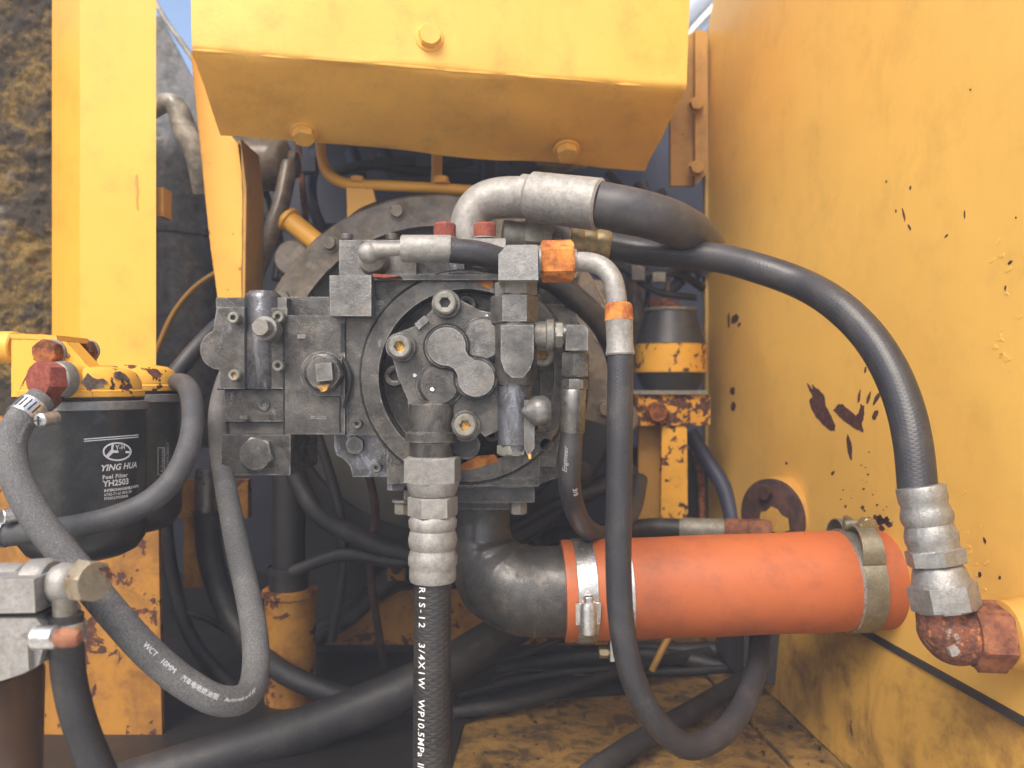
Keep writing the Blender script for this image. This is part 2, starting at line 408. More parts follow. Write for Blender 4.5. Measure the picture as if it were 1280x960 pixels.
def solid(bm, front, offset):
    """closed prism: a ring of points and the same ring moved by offset"""
    a = [bm.verts.new(p) for p in front]
    b = [bm.verts.new(Vector(p) + offset) for p in front]
    n = len(a)
    bm.faces.new(a); bm.faces.new(b[::-1])
    for i in range(n):
        j = (i + 1) % n
        bm.faces.new((a[j], a[i], b[i], b[j]))
    return bm

def prism(bm, pts, d0, d1):
    return solid(bm, [P(x, y, d0) for x, y in pts], Vector((0, d1 - d0, 0)))
def block(bm, x0, y0, x1, y1, d0, d1):
    return prism(bm, [(x0, y0), (x1, y0), (x1, y1), (x0, y1)], d0, d1)
def wbox(bm, lo, hi):
    lo, hi = Vector(lo), Vector(hi)
    return solid(bm, [(lo.x, lo.y, lo.z), (hi.x, lo.y, lo.z), (hi.x, lo.y, hi.z), (lo.x, lo.y, hi.z)], Vector((0, hi.y - lo.y, 0)))

def basis(axis):
    a = Vector(axis).normalized()
    u = a.cross(Z)
    if u.length < 0.05:
        u = a.cross(X)
    u.normalize()
    return a, u, a.cross(u)

def crimp(th):
    return 1.0 - 0.014 * max(0.0, math.cos(8 * th)) ** 10
def lathe(bm, o, axis, prof, segs=28, rot=0.0, mod=None):
    """prof: (t along the axis, radius) in metres, closed at both ends"""
    a, u, w = basis(axis)
    uvl = bm.loops.layers.uv.active
    rings = []
    for t, r in prof:
        c = Vector(o) + a * t
        if r < 1e-6:
            rings.append([bm.verts.new(c)])
        else:
            rings.append([bm.verts.new(c + (u * math.cos(rot + 2 * math.pi * k / segs) + w * math.sin(rot + 2 * math.pi * k / segs)) * (r * (mod(2 * math.pi * k / segs) if mod else 1.0))) for k in range(segs)])
    for i in range(len(rings) - 1):
        A, B = rings[i], rings[i + 1]
        for k in range(segs):
            j = (k + 1) % segs
            if len(A) == 1 and len(B) == 1: continue
            if len(A) == 1: f = bm.faces.new((A[0], B[j], B[k])); us = None
            elif len(B) == 1: f = bm.faces.new((A[k], A[j], B[0])); us = None
            else:
                f = bm.faces.new((A[k], A[j], B[j], B[k]))
                us = [(k / segs, prof[i][0]), ((k + 1) / segs, prof[i][0]), ((k + 1) / segs, prof[i + 1][0]), (k / segs, prof[i + 1][0])]
            if us:
                for l, q in zip(f.loops, us): l[uvl].uv = q
    ringlike = prof[0][0] == prof[1][0] and prof[-1][0] == prof[-2][0] and abs(prof[0][1] - prof[-1][1]) < 1e-6 and prof[0][1] > 1e-6
    if ringlike:
        A, B = rings[-1], rings[0]
        for k in range(segs):
            j = (k + 1) % segs; bm.faces.new((A[k], A[j], B[j], B[k]))
        return bm
    if len(rings[0]) > 1: bm.faces.new(rings[0][::-1])
    if len(rings[-1]) > 1: bm.faces.new(rings[-1])
    return bm

def cyl(bm, o, axis, L, r, ch=0.0, segs=28, rot=0.0):
    ch = min(ch, L * 0.45)
    pr = [(0, r - ch), (ch, r), (L - ch, r), (L, r - ch)] if ch else [(0, r), (L, r)]
    return lathe(bm, o, axis, pr, segs, rot)

def hexa(bm, o, axis, L, r, ch=None, rot=0.0):
    """hexagon with turned-down corners: r is the corner radius"""
    ch = r * 0.12 if ch is None else ch
    a, u, w = basis(axis)
    n = 24
    def ring(t, k_in):
        out = []
        for k in range(n):
            th = rot + 2 * math.pi * k / n
            loc = (th - rot) % (math.pi / 3) - math.pi / 6
            rh = r * math.cos(math.pi / 6) / math.cos(loc)
            out.append(bm.verts.new(Vector(o) + a * t + (u * math.cos(th) + w * math.sin(th)) * min(rh, r * k_in)))
        return out
    L0 = [ring(0, 0.86), ring(ch * 0.8, 1.0), ring(L - ch * 0.8, 1.0), ring(L, 0.86)]
    for A, B in zip(L0, L0[1:]):
        for k in range(n):
            bm.faces.new((A[k], A[(k + 1) % n], B[(k + 1) % n], B[k]))
    bm.faces.new(L0[0][::-1]); bm.faces.new(L0[-1])
    return bm

def catmull(pts, sub):
    pts = [Vector(p) for p in pts]
    ext = [pts[0] * 2 - pts[1]] + pts + [pts[-1] * 2 - pts[-2]]
    out = []
    for i in range(1, len(ext) - 2):
        p0, p1, p2, p3 = ext[i - 1:i + 3]
        # centripetal
        def tj(ti, a, b): return ti + max(1e-5, (b - a).length) ** 0.5
        t0 = 0; t1 = tj(t0, p0, p1); t2 = tj(t1, p1, p2); t3 = tj(t2, p2, p3)
        for s in range(sub):
            t = t1 + (t2 - t1) * s / sub
            A1 = p0 * ((t1 - t) / (t1 - t0)) + p1 * ((t - t0) / (t1 - t0))
            A2 = p1 * ((t2 - t) / (t2 - t1)) + p2 * ((t - t1) / (t2 - t1))
            A3 = p2 * ((t3 - t) / (t3 - t2)) + p3 * ((t - t2) / (t3 - t2))
            B1 = A1 * ((t2 - t) / (t2 - t0)) + A2 * ((t - t0) / (t2 - t0))
            B2 = A2 * ((t3 - t) / (t3 - t1)) + A3 * ((t - t1) / (t3 - t1))
            out.append((B1 * ((t2 - t) / (t2 - t1)) + B2 * ((t - t1) / (t2 - t1)), i - 1 + s / sub))
    out.append((pts[-1], len(pts) - 1.0))
    return out

def smooth_path(pts, sub=10, it=3):
    raw = catmull(pts, sub)
    p = [a.copy() for a, _ in raw]
    for _ in range(it):
        q = p[:]
        for i in range(1, len(p) - 1):
            q[i] = (p[i - 1] + p[i] * 2 + p[i + 1]) / 4
        p = q
    return p, [t for _, t in raw]

def tube(bm, pts, r, segs=20, sub=10, it=4, cap=True):
    path, ts = smooth_path(pts, sub, it)
    rr = r if isinstance(r, (list, tuple)) else None
    uvl = bm.loops.layers.uv.active
    tang = []
    for i in range(len(path)):
        a = path[max(0, i - 1)]; b = path[min(len(path) - 1, i + 1)]
        tang.append((b - a).normalized())
    u = tang[0].cross(Z)
    if u.length < 0.1: u = tang[0].cross(X)
    u.normalize()
    rings, ln = [], [0.0]
    for i, p in enumerate(path):
        if i:
            ln.append(ln[-1] + (p - path[i - 1]).length)
            u = (u - tang[i] * u.dot(tang[i])).normalized()
        w = tang[i].cross(u)
        if rr:
            k = min(int(ts[i]), len(rr) - 2); f = ts[i] - k; f = f * f * (3 - 2 * f)
            rad = rr[k] * (1 - f) + rr[k + 1] * f
        else:
            rad = r
        rings.append([bm.verts.new(p + (u * math.cos(2 * math.pi * k / segs) + w * math.sin(2 * math.pi * k / segs)) * rad) for k in range(segs)])
    for i in range(len(rings) - 1):
        A, B = rings[i], rings[i + 1]
        for k in range(segs):
            j = (k + 1) % segs
            f = bm.faces.new((A[k], A[j], B[j], B[k]))
            for l, q in zip(f.loops, ((k / segs, ln[i]), ((k + 1) / segs, ln[i]), ((k + 1) / segs, ln[i + 1]), (k / segs, ln[i + 1]))):
                l[uvl].uv = q
    if cap:
        bm.faces.new(rings[0][::-1]); bm.faces.new(rings[-1])
    return path, ln

def torus(bm, o, axis, R0, r, segs=28, seg2=10):
    a, u, w = basis(axis)
    g = []
    for i in range(segs):
        th = 2 * math.pi * i / segs
        dr = u * math.cos(th) + w * math.sin(th)
        g.append([bm.verts.new(Vector(o) + dr * (R0 + r * math.cos(2 * math.pi * j / seg2)) + a * (r * math.sin(2 * math.pi * j / seg2))) for j in range(seg2)])
    for i in range(segs):
        for j in range(seg2):
            bm.faces.new((g[i][j], g[(i + 1) % segs][j], g[(i + 1) % segs][(j + 1) % seg2], g[i][(j + 1) % seg2]))
    return bm

def ball(bm, o, r, scale=(1, 1, 1), u=20, v=12):
    m = Matrix.Translation(Vector(o)) @ Matrix.Diagonal((*scale, 1))
    bmesh.ops.create_uvsphere(bm, u_segments=u, v_segments=v, radius=r, matrix=m)
    return bm

def ring_band(bm, o, axis, r_in, r_out, L, segs=48):
    lathe(bm, o, axis, [(0, r_in), (0, r_out), (L, r_out), (L, r_in)], segs)
    return bm

# ---- standard hardware as parts
def cap_screw(par, x, y, d, r, L=0.010, mat='zinc_dirty', soc='rust_gold', washer=True, wmat=None):
    """socket head screw facing the camera, front at depth d, r in pixels"""
    s = S(d); rm = r * s
    o = P(x, y, d)
    bm = BM()
    n = 24
    def ring(rad, t, hexed=False):
        out = []
        for k in range(n):
            th = 2 * math.pi * k / n
            q = rad
            if hexed:
                loc = th % (math.pi / 3) - math.pi / 6
                q = rad * math.cos(math.pi / 6) / math.cos(loc)
            out.append(bm.verts.new(o + Vector((math.cos(th) * q, t, math.sin(th) * q))))
        return out
    rs = [ring(rm, L), ring(rm, rm * 0.16), ring(rm * 0.86, 0), ring(rm * 0.58, 0), ring(rm * 0.5, rm * 0.05, True), ring(rm * 0.5, rm * 0.55, True)]
    for A, B in zip(rs, rs[1:]):
        for k in range(n):
            bm.faces.new((A[k], A[(k + 1) % n], B[(k + 1) % n], B[k]))
    bm.faces.new(rs[0]); bm.faces.new(rs[-1])
    h = obj('cap_screw', bm, mat, par, angle=30)
    if soc:
        bs = BM(); cyl(bs, o + Y * (rm * 0.42), Y, rm * 0.1, rm * 0.43, segs=18)
        obj('socket', bs, soc, h)
    if washer:
        bw = BM(); cyl(bw, o + Y * (L - 0.0005), Y, 0.0028, rm * 1.28, 0.0006)
        obj('washer', bw, wmat or mat, h)
    return h

def hex_bolt(par, o, axis, r, L, mat, washer=None, wmat=None, rot=0.2, name='hex_bolt', dome=False):
    """head starts at o and runs along axis (towards the thing it is screwed into)"""
    bm = BM(); hexa(bm, o, axis, L, r, rot=rot)
    h = obj(name, bm, mat, par, angle=25)
    if washer:
        bw = BM(); cyl(bw, Vector(o) + Vector(axis).normalized() * (L - 0.0002), axis, 0.0025, washer, 0.0006)
        obj('washer', bw, wmat or mat, h)
    return h

# ---- lettering
def text_mesh(body, size, bold=0.0, shear=0.0, space=1.0):
    cu = bpy.data.curves.new('lettering', 'FONT')
    cu.body = body; cu.size = size; cu.offset = bold; cu.shear = shear; cu.space_character = space
    cu.resolution_u = 3
    t = bpy.data.objects.new('lettering', cu); COL.objects.link(t)
    bpy.context.view_layer.update()
    me = bpy.data.meshes.new_from_object(t.evaluated_get(bpy.context.evaluated_depsgraph_get()))
    bpy.data.objects.remove(t); bpy.data.curves.remove(cu)
    bm = BM(); bm.from_mesh(me); bpy.data.meshes.remove(me)
    bmesh.ops.triangulate(bm, faces=bm.faces[:])
    return bm

def text_on_tube(body, path, ln, r, s0, size, mat, parent, off=0.0, bold=0.0, space=1.0, flip=False, shear=0.0, wob=0.0, name='printed_text'):
    bm = text_mesh(body, size, bold, shear, space)
    for v in bm.verts:
        s = s0 + v.co.x if not flip else s0 - v.co.x
        i = 0
        while i < len(ln) - 2 and ln[i + 1] < s: i += 1
        f = (s - ln[i]) / max(1e-6, ln[i + 1] - ln[i])
        p = path[i].lerp(path[i + 1], f)
        a0, a1 = path[max(0, i - 1)], path[min(len(path) - 1, i + 2)]
        t = (a1 - a0).normalized()
        if flip: t = -t
        nrm = (CAM - p); nrm = (nrm - t * nrm.dot(t)).normalized()
        up = nrm.cross(t)
        a = (v.co.y + off) / r
        v.co = p + (nrm * math.cos(a) + up * math.sin(a)) * (r + 0.00035)
    return obj(name, bm, mat, parent, recalc=False)

def text_on_can(body, c, r, ang, z, size, mat, parent, bold=0.0, shear=0.0, vert=False, space=1.0, name='printed_text', bm=None):
    """c: axis point; ang: angle from the direction to the camera, to the right positive"""
    bm = bm or text_mesh(body, size, bold, shear, space)
    for v in bm.verts:
        x, y = (v.co.x, v.co.y) if not vert else (-v.co.y, v.co.x)
        a = ang + x / r
        v.co = Vector((c.x + math.sin(a) * (r + 0.0004), c.y - math.cos(a) * (r + 0.0004), z + y))
    return obj(name, bm, mat, parent, recalc=False)

# ================================================================ the setting
FLOOR = CAM.z - 0.355
def rel(x, d, z):                      # world point from X, depth and height below/above the lens
    return Vector((x, d, CAM.z + z))

# unseen pale yard under the machine, added and brightened for its bounced light
bm = BM(); wbox(bm, (-4, -5, -0.1), (4, 3, 0.0))
n_ = NT('yard_bounce'); M['yard'] = n_.done(n_.mix(n_.noise(3, 6), (0.60, 0.57, 0.50), (0.72, 0.69, 0.61)), 0.9, 0, n_.bump(n_.noise(60, 5), 0.4, 0.01))
obj('ground', bm, 'yard', kind='structure', label='unseen pale yard under the machine, added for bounced light')

# compartment floor: two plates with a seam
fl = thing('compartment_floor', 'oil stained yellow steel floor plates under the hoses', 'floor', rel(0, 1.0, -0.375))
fl['kind'] = 'structure'
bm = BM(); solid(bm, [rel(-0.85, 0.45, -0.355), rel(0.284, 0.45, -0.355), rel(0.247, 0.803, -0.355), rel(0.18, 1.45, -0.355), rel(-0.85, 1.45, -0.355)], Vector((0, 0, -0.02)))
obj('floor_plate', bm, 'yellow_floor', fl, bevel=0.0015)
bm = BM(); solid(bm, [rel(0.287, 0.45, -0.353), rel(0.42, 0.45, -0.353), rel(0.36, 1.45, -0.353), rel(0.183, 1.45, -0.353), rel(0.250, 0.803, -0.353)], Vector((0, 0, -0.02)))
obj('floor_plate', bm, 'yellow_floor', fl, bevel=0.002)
bm = BM(); solid(bm, [rel(-0.84, 0.46, -0.352), rel(-0.07, 0.46, -0.352), rel(-0.05, 0.80, -0.352), rel(0.02, 0.86, -0.352), rel(0.16, 0.88, -0.352), rel(0.16, 1.44, -0.352), rel(-0.84, 1.44, -0.352)], Vector((0, 0, -0.002)))
obj('floor_shade_layer', bm, 'floor_black', fl)  # near-black layer paints the dimness of the left floor
bm = BM(); pp = [rel(0.315, 0.5, -0.351), rel(0.312, 0.62, -0.351), rel(0.309, 0.74, -0.351), rel(0.304, 0.9, -0.351), rel(0.296, 1.1, -0.351)]
tube(bm, [p + Vector((random.uniform(-.001, .001), 0, 0)) for p in pp], [0.004, 0.0055, 0.004, 0.006, 0.004], 8, 8)
obj('weld_bead', bm, 'yellow_floor', fl)

# right-hand panel
rp = thing('side_wall', 'large flat yellow steel panel with rust chips behind the arched black hose', 'panel', rel(0.32, 0.75, -0.226))
def pan(d, z, off=0.0):
    return rel(PANEL0 - PANELK * d + off, d, z)
bm = BM()
N1, N2 = 26, 22
th = Vector((0.012, 0.0014, 0))
solid(bm, [pan(0.36, -0.226), pan(0.36, 0.62), pan(1.02, 0.62), pan(1.098, 0.515), pan(1.098, -0.226)], th)
obj('panel_sheet', bm, 'yellow_panel', rp, bevel=0.0012, origin=(0, 0, 0))
# rust chips: bare patches with ragged outlines
def chip_poly(pts):
    bm = BM(); return bm, pts
def chip(x, y, rx, ry, ang, rag=0.35, k=26, bm=None):
    b = bm or BM(); a = R(ang); ph = random.uniform(0, 9)
    ring_ = []
    for t in range(k):
        th = 2 * math.pi * t / k
        q = 1 + rag * mnoise.noise(Vector((math.cos(th) * 1.7 + ph, math.sin(th) * 1.7, ph))) * 1.5 + random.uniform(-.5, .5) * rag * .5
        ux_, uy_ = rx * q * math.cos(th), ry * q * math.sin(th)
        ring_.append(panel_pt(x + ux_ * math.cos(a) - uy_ * math.sin(a), y + ux_ * math.sin(a) + uy_ * math.cos(a)))
    nn_ = Vector((-1, -PANELK, 0)).normalized()
    solid(b, [p + nn_ * 0.0003 for p in ring_], nn_ * -0.0008)
    return b
big1 = [(1009, 479), (1016, 487), (1015, 480), (1024, 487), (1031, 496), (1033, 508), (1037, 515), (1044, 532), (1044, 539), (1038, 538), (1028, 530), (1020, 522), (1013, 508), (1012, 500), (1016, 496), (1012, 489)]
big2 = [(1042, 513), (1049, 505), (1054, 505), (1062, 513), (1070, 520), (1074, 517), (1076, 505), (1080, 507), (1081, 517), (1078, 528), (1079, 541), (1074, 538), (1066, 534), (1056, 527), (1048, 519)]
for pl in (big1, big2):
    dense = []
    for (ax_, ay_), (bx_, by_) in zip(pl, pl[1:] + pl[:1]):
        for t in (0, .33, .66):
            dense.append((ax_ + (bx_ - ax_) * t + random.uniform(-.7, .7), ay_ + (by_ - ay_) * t + random.uniform(-.7, .7)))
    bm = BM(); nn_ = Vector((-1, -PANELK, 0)).normalized()
    solid(bm, [panel_pt(*q) + nn_ * .0003 for q in dense], nn_ * -.0008); obj('rust_chip', bm, 'chip_rust', rp)
for c_ in ((1062, 560, 3.2, 15, -8), (1074, 496, 1.6, 8, 8), (1086, 497, 1.8, 7, 16), (1096, 498, 2.4, 8, 28), (1094, 519, 3, 6, 20), (1082, 462, 1.2, 4, 15),
           (916, 489, 3.6, 4.5, 0), (917, 508, 3, 6.5, 0), (919, 399, 4, 7, 20), (911, 400, 1.3, 9, 0), (924, 406, 1.6, 3, 30),
           (1130, 269, 1.3, 7.5, -14), (1137, 284, 1.3, 4, -20), (1138, 235, 1, 2.6, 10), (1183, 295, 1.1, 3, 40), (1120, 264, .9, 2, 0), (1108, 227, .9, 1.6, 0), (1206, 268, .9, 5, 0), (1263, 328, 1.6, 3.4, 50), (1213, 112, 1.0, 1.2, 0), (1270, 272, 1, 1.2, 0), (1257, 360, 1.2, 3, 10), (1225, 718, 2.2, 3.4, 0), (1231, 676, 1.6, 4, -20), (1250, 722, 1.6, 2, 0), (983, 579, 1.6, 1.8, 0)):
    obj('rust_chip', chip(*c_, rag=.3, k=16), 'chip_rust', rp)
bm = BM()
for _ in range(40):
    g_ = random.random()
    if g_ < .55: x, y = random.gauss(1100, 24), random.gauss(648, 12)
    elif g_ < .75: x, y = random.gauss(1058, 12), random.gauss(630, 16)
    else: x, y = random.gauss(1085, 12), random.gauss(595, 24)
    if y > 690 or x < 1010: continue
    r0 = abs(random.gauss(0, .9)) + .3
    chip(x, y, r0, r0 * random.uniform(.7, 1.8), random.uniform(-40, 40), .4, 7, bm)
for _ in range(7): chip(random.gauss(1103, 7), random.gauss(652, 4), random.uniform(3, 6), random.uniform(2, 5), random.uniform(-40, 40), .5, 14, bm)
sp_ = obj('rust_spots', bm, 'chip_rust', rp); sp_['kind'] = 'stuff'
# flaking paint blisters near the elbow fitting
bm = BM()
for _ in range(34):
    x, y = random.gauss(1218, 9), random.uniform(600, 800)
    if random.random() < .3: x, y = random.gauss(1255, 12), random.uniform(300, 460)
    r0 = random.uniform(.8, 3.2)
    chip(x, y, r0 * 1.6, r0 * .8, random.uniform(-70, 30), .6, 9, bm)
bl_ = obj('paint_blisters', bm, 'yellow_panel', rp); bl_['kind'] = 'stuff'
# folded bright lip on the far edge
bm = BM(); solid(bm, [pan(1.099, -0.226), pan(1.114, -0.226), pan(1.114, 0.505), pan(1.099, 0.513)], Vector((0.03, 0.0, 0)))
solid(bm, [pan(1.101, -0.2, -0.004), pan(1.112, -0.2, -0.004), pan(1.112, 0.49, -0.004), pan(1.101, 0.5, -0.004)], Vector((0.005, 0, 0)))
obj('edge_lip', bm, 'yellow_pale', rp, bevel=0.001)  # paler yellow than the panel, so the edge stands out
# lower side wall under the panel; a black strip paints in the joint's dark gap
bm = BM()
prof = [(0.000, -0.2275), (-0.004, -0.238), (-0.009, -0.258), (-0.014, -0.30), (-0.018, -0.3505)]
ring = []
for i, d in enumerate([0.45, 0.55, 0.65, 0.75, 0.85, 1.0, 1.12]):
    ring.append([bm.verts.new(rel(PANEL0 - PANELK * d + ox + 0.003 * math.sin(d * 19 + 6 * z), d, z)) for ox, z in prof] + [bm.verts.new(rel(PANEL0 - PANELK * d + 0.03, d, -0.3505)), bm.verts.new(rel(PANEL0 - PANELK * d + 0.03, d, -0.2275))])
for A, B in zip(ring, ring[1:]):
    for k in range(len(A)):
        j = (k + 1) % len(A); bm.faces.new((A[k], A[j], B[j], B[k]))
bm.faces.new(ring[0]); bm.faces.new(ring[-1][::-1])
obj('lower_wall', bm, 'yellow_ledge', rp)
bm = BM(); solid(bm, [pan(0.40, -0.2262, -0.002), pan(1.09, -0.2262, -0.002), pan(1.09, -0.2302, -0.0055), pan(0.40, -0.2302, -0.0055)], Vector((0.004, 0, 0)))
obj('joint_gap_strip', bm, 'black_steel', rp)
# yellow boss with rusted flange face on the panel
pn = Vector((-1, -PANELK, 0)).normalized()
fb = thing('port_flange', 'round yellow boss with rusted face on the panel, above the orange hose', 'flange', panel_pt(985, 645))
nb = Vector((-.85, -.527, 0)).normalized(); tbv = Vector((.527, -.85, 0)).normalized()
o = P(966, 646, .85)
bm = BM(); lathe(bm, o - nb * .060, nb, [(0, .047), (.02, .0445), (.057, .0435), (.0585, .0415)], 44); obj('boss', bm, 'yellow_dull', fb)
bm = BM(); lathe(bm, o - nb * .0025, nb, [(0, .041), (.001, .042), (.006, .042), (.007, .040)], 44); obj('flange_face', bm, 'rust_dark', fb)
bm = BM(); hexa(bm, o + nb * .0115 + Z * .027 - tbv * .004, -nb, .007, .009); obj('hex_bolt', bm, 'rust_dark', fb)
pol = [(-.016, -.012), (-.012, .004), (-.005, .006), (.002, .012), (.010, .010), (.016, .004), (.024, .002), (.026, -.010), (.012, -.016), (-.004, -.014)]
bm = BM(); solid(bm, [o + nb * .0045 + tbv * a + Z * b for a, b in pol], nb * .0006); obj('paint_remnant', bm, 'yellow_ledge', fb)
# return line screwed into the boss
rl = thing('return_hose', 'black hose with grey ferrule and rusty nut screwed into the round boss', 'hose', P(850, 665, .87))
q0 = o + nb * .003 - Z * .016; ax = (P(860, 661, .87) - q0).normalized()
bm = BM(); hexa(bm, q0, ax, .024, .0145); obj('hex_nut', bm, 'rust_brown', rl)
bm = BM(); cyl(bm, q0 + ax * .0235, ax, .026, .0130, .001); obj('union_collar', bm, 'rust_brown', rl)
bm = BM(); lathe(bm, q0 + ax * .049, ax, [(0, .0115), (.002, .0124), (.045, .0124), (.05, .011)], 28); obj('ferrule', bm, 'zinc_dirty', rl)
bm = BM(); e0 = q0 + ax * .097; tube(bm, [e0, e0 + ax * .03, P(780, 664, .87), P(740, 667, .87), P(700, 668, .90), P(650, 690, .98), P(560, 740, 1.05)], .0112); obj('hose', bm, 'rubber_dark', rl)

# left post
pt = thing('frame_post', 'upright yellow folded steel post behind the fuel filters', 'post', P(130, 945, 0.78))
def xx(px, d): return (px - 640) / F * d
zt, zb = 0.47, -0.24
bm = BM(); sec = [(xx(65, .80), .800), (xx(99, .78), .780), (xx(101, .78), .7785), (xx(195, .78), .780), (xx(195, .787), .787), (xx(101, .78), .787), (xx(66, .808), .808)]
solid(bm, [rel(x_, y_, zt) for x_, y_ in sec], Vector((0, 0, zb - zt)))
obj('post_channel', bm, 'yellow', pt, bevel=0.001)
bm = BM(); solid(bm, [P(-70, 520, .772), P(197, 520, .772), P(199, 700, .772), P(203, 941, .772), P(-70, 955, .772)], Vector((0, 0.006, 0)))
obj('lower_plate', bm, 'yellow_rusty', pt, bevel=0.001, label='rust eaten lower plate of the post')
bm = BM(); solid(bm, [P(x, y, .7792) for x, y in ((169, 219), (171.5, 218), (172, 230), (173.5, 240), (172, 252), (173, 263), (171, 262), (169.5, 250), (170.5, 240), (168.5, 230))], Vector((0, .0012, 0))); obj('paint_flake', bm, 'yellow_dull', pt)
bm = BM(); block(bm, 195.5, 234, 204, 270, .79, .81); obj('latch_tab', bm, 'yellow_dull', pt, bevel=0.001)

# mud caked foam panel at far left
bm = BM(); nx, nz = 90, 230
lo, hi = P(-90, -30, .9), P(110, 560, .9)
vs = {}
for i in range(nx + 1):
    for j in range(nz + 1):
        p = Vector((lo.x + (hi.x - lo.x) * i / nx, 0.9, lo.z + (hi.z - lo.z) * j / nz))
        k = mnoise.ridged_multi_fractal(p * 14, 0.75, 2.2, 7, 0.9, 1.8) * -0.006 + mnoise.fractal(p * 70, 0.5, 2.1, 4) * 0.004 + mnoise.noise(p * 6) * 0.010
        vs[i, j] = bm.verts.new(p + Vector((0, k, 0)))
for i in range(nx):
    for j in range(nz):
        bm.faces.new((vs[i, j], vs[i + 1, j], vs[i + 1, j + 1], vs[i, j + 1]))
bk = [bm.verts.new(Vector((a, .95, b))) for a, b in ((lo.x, lo.z), (hi.x, lo.z), (hi.x, hi.z), (lo.x, hi.z))]
bm.faces.new(bk)
for a, b, run in ((0, 1, [vs[i, 0] for i in range(nx + 1)]), (1, 2, [vs[nx, j] for j in range(nz + 1)]), (2, 3, [vs[i, nz] for i in range(nx, -1, -1)]), (3, 0, [vs[0, j] for j in range(nz, -1, -1)])):
    bm.faces.new(run + [bk[b], bk[a]])
obj('insulation_panel', bm, 'foam', label='mud caked dark insulation panel crusted with yellow dust beside the post', cat='panel', angle=80)

# enclosure behind: dark bulkhead, roof sheet, left wall
bm = BM(); wbox(bm, rel(-0.9, 1.45, -0.45), rel(0.5, 1.47, 0.30)); wbox(bm, rel(-.58, 1.44, .301), rel(.36, 1.46, .62)); obj('bulkhead', bm, 'veil_navy', kind='structure', label='dark bulkhead behind the engine, blue veil painted in')
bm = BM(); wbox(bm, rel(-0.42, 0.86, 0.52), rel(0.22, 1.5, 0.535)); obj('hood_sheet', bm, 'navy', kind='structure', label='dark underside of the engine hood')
bm = BM(); wbox(bm, rel(-0.93, 0.62, -0.45), rel(-0.9, 1.5, 0.52)); obj('outer_wall', bm, 'black_steel', kind='structure', label='dark outer wall of the compartment')

# ================================================================ cover box over the pump
cv = thing('pump_cover', 'large bent yellow sheet cover bolted above the pump', 'cover', P(540, 200, .85))
A = [P(236, -130, .705), P(866, -100, .79), P(858, 111, .79), P(240, 62, .705)]   # front face corners, clockwise
B = [P(276, 171, .80), P(806, 213, .91)]
bm = BM()
NX = 44
def bump_(u, v, k): return mnoise.noise(Vector((u * 5.1, v * 4.3, k))) * 0.0022 + mnoise.noise(Vector((u * 15, v * 9, k + 3))) * 0.0007
rows = []
for v in [0, .25, .5, .7, .85, .95, .972]:
    rows.append([A[0].lerp(A[1], i / NX).lerp(A[3].lerp(A[2], i / NX), v) + Vector((0, bump_(i / NX, v, 1) * 1.0, mnoise.noise(Vector((i * .9, 3, 1))) * 0.0012 * (v > .94))) for i in range(NX + 1)])
low_rows = []
for v in [.06, .1, .25, .4, .55, .7, .85, .95, 1.0]:
    low_rows.append([A[3].lerp(A[2], i / NX).lerp(B[0].lerp(B[1], i / NX), v) + Vector((0, bump_(i / NX, v, 5), bump_(i / NX, v, 9) * 1.6 - 0.004 * math.exp(-((i / NX - .62) / .16) ** 2 - ((v - .45) / .3) ** 2))) for i in range(NX + 1)])
edge_rows = []
for t in (.2, .4, .6, .8):
    edge_rows.append([rows[-1][i] * (1 - t) ** 2 + (A[3].lerp(A[2], i / NX) + Vector((0, mnoise.noise(Vector((i * .7, 1, 2))) * .0012, mnoise.noise(Vector((i * .8, 5, 2))) * .0012))) * (2 * t * (1 - t)) + low_rows[0][i] * t ** 2 for i in range(NX + 1)])
rows += edge_rows + low_rows
G = [[bm.verts.new(p) for p in r] for r in rows]
for a, b in zip(G, G[1:]):
    for i in range(NX):
        bm.faces.new((a[i], a[i + 1], b[i + 1], b[i]))
# back side gives the sheet its closed ends
bk = [bm.verts.new(p + Vector((0, .30, 0.0))) for p in (A[0], A[1])] + [bm.verts.new(B[1] + Vector((0, .006, .006))), bm.verts.new(B[0] + Vector((0, .006, .006)))]
bm.faces.new(bk)
bm.faces.new([r[0] for r in G] + [bk[3], bk[0]])
bm.faces.new([r[-1] for r in G][::-1] + [bk[1], bk[2]])
bm.faces.new(G[0][::-1] + [bk[0], bk[1]]); bm.faces.new(G[-1] + [bk[2], bk[3]])
cs = obj('cover_sheet', bm, 'yellow_cover', cv, angle=28)
ex = [edge_rows[1][round(i * NX / 30)].lerp(edge_rows[2][round(i * NX / 30)], .5) + Vector((0, .0006, .0006 + random.uniform(-.0005, .0005))) for i in range(31)]
bm = BM(); tube(bm, ex, [0.0015 + random.uniform(-.0008, .0008) for _ in ex], 8, 2, 1); obj('edge_bead', bm, 'yellow_cover', cv)
nf = (A[1] - A[0]).cross(A[3] - A[0]).normalized()
if nf.y > 0: nf = -nf
nl = (A[2] - A[3]).cross(B[0] - A[3]).normalized()
if nl.z > 0: nl = -nl
def on_cover(x, y, front):
    q, n = (A[3], nf) if front else (A[3], nl)
    d = Vector(((x - 640) / F, 1, -(y - 480) / F)); t = (q - CAM).dot(n) / d.dot(n)
    return CAM + d * t
for (x, y, fr, r) in ((537, 47, True, 14.5), (380, 166, False, 14), (708, 187, False, 13.5)):
    p = on_cover(x, y, fr); n = nf if fr else nl
    rm = r * S(p.y)
    hex_bolt(cv, p + n * 0.0095, -n, rm, 0.0085, 'yellow_cover', washer=rm * 1.22, wmat='yellow_cover', rot=.3)

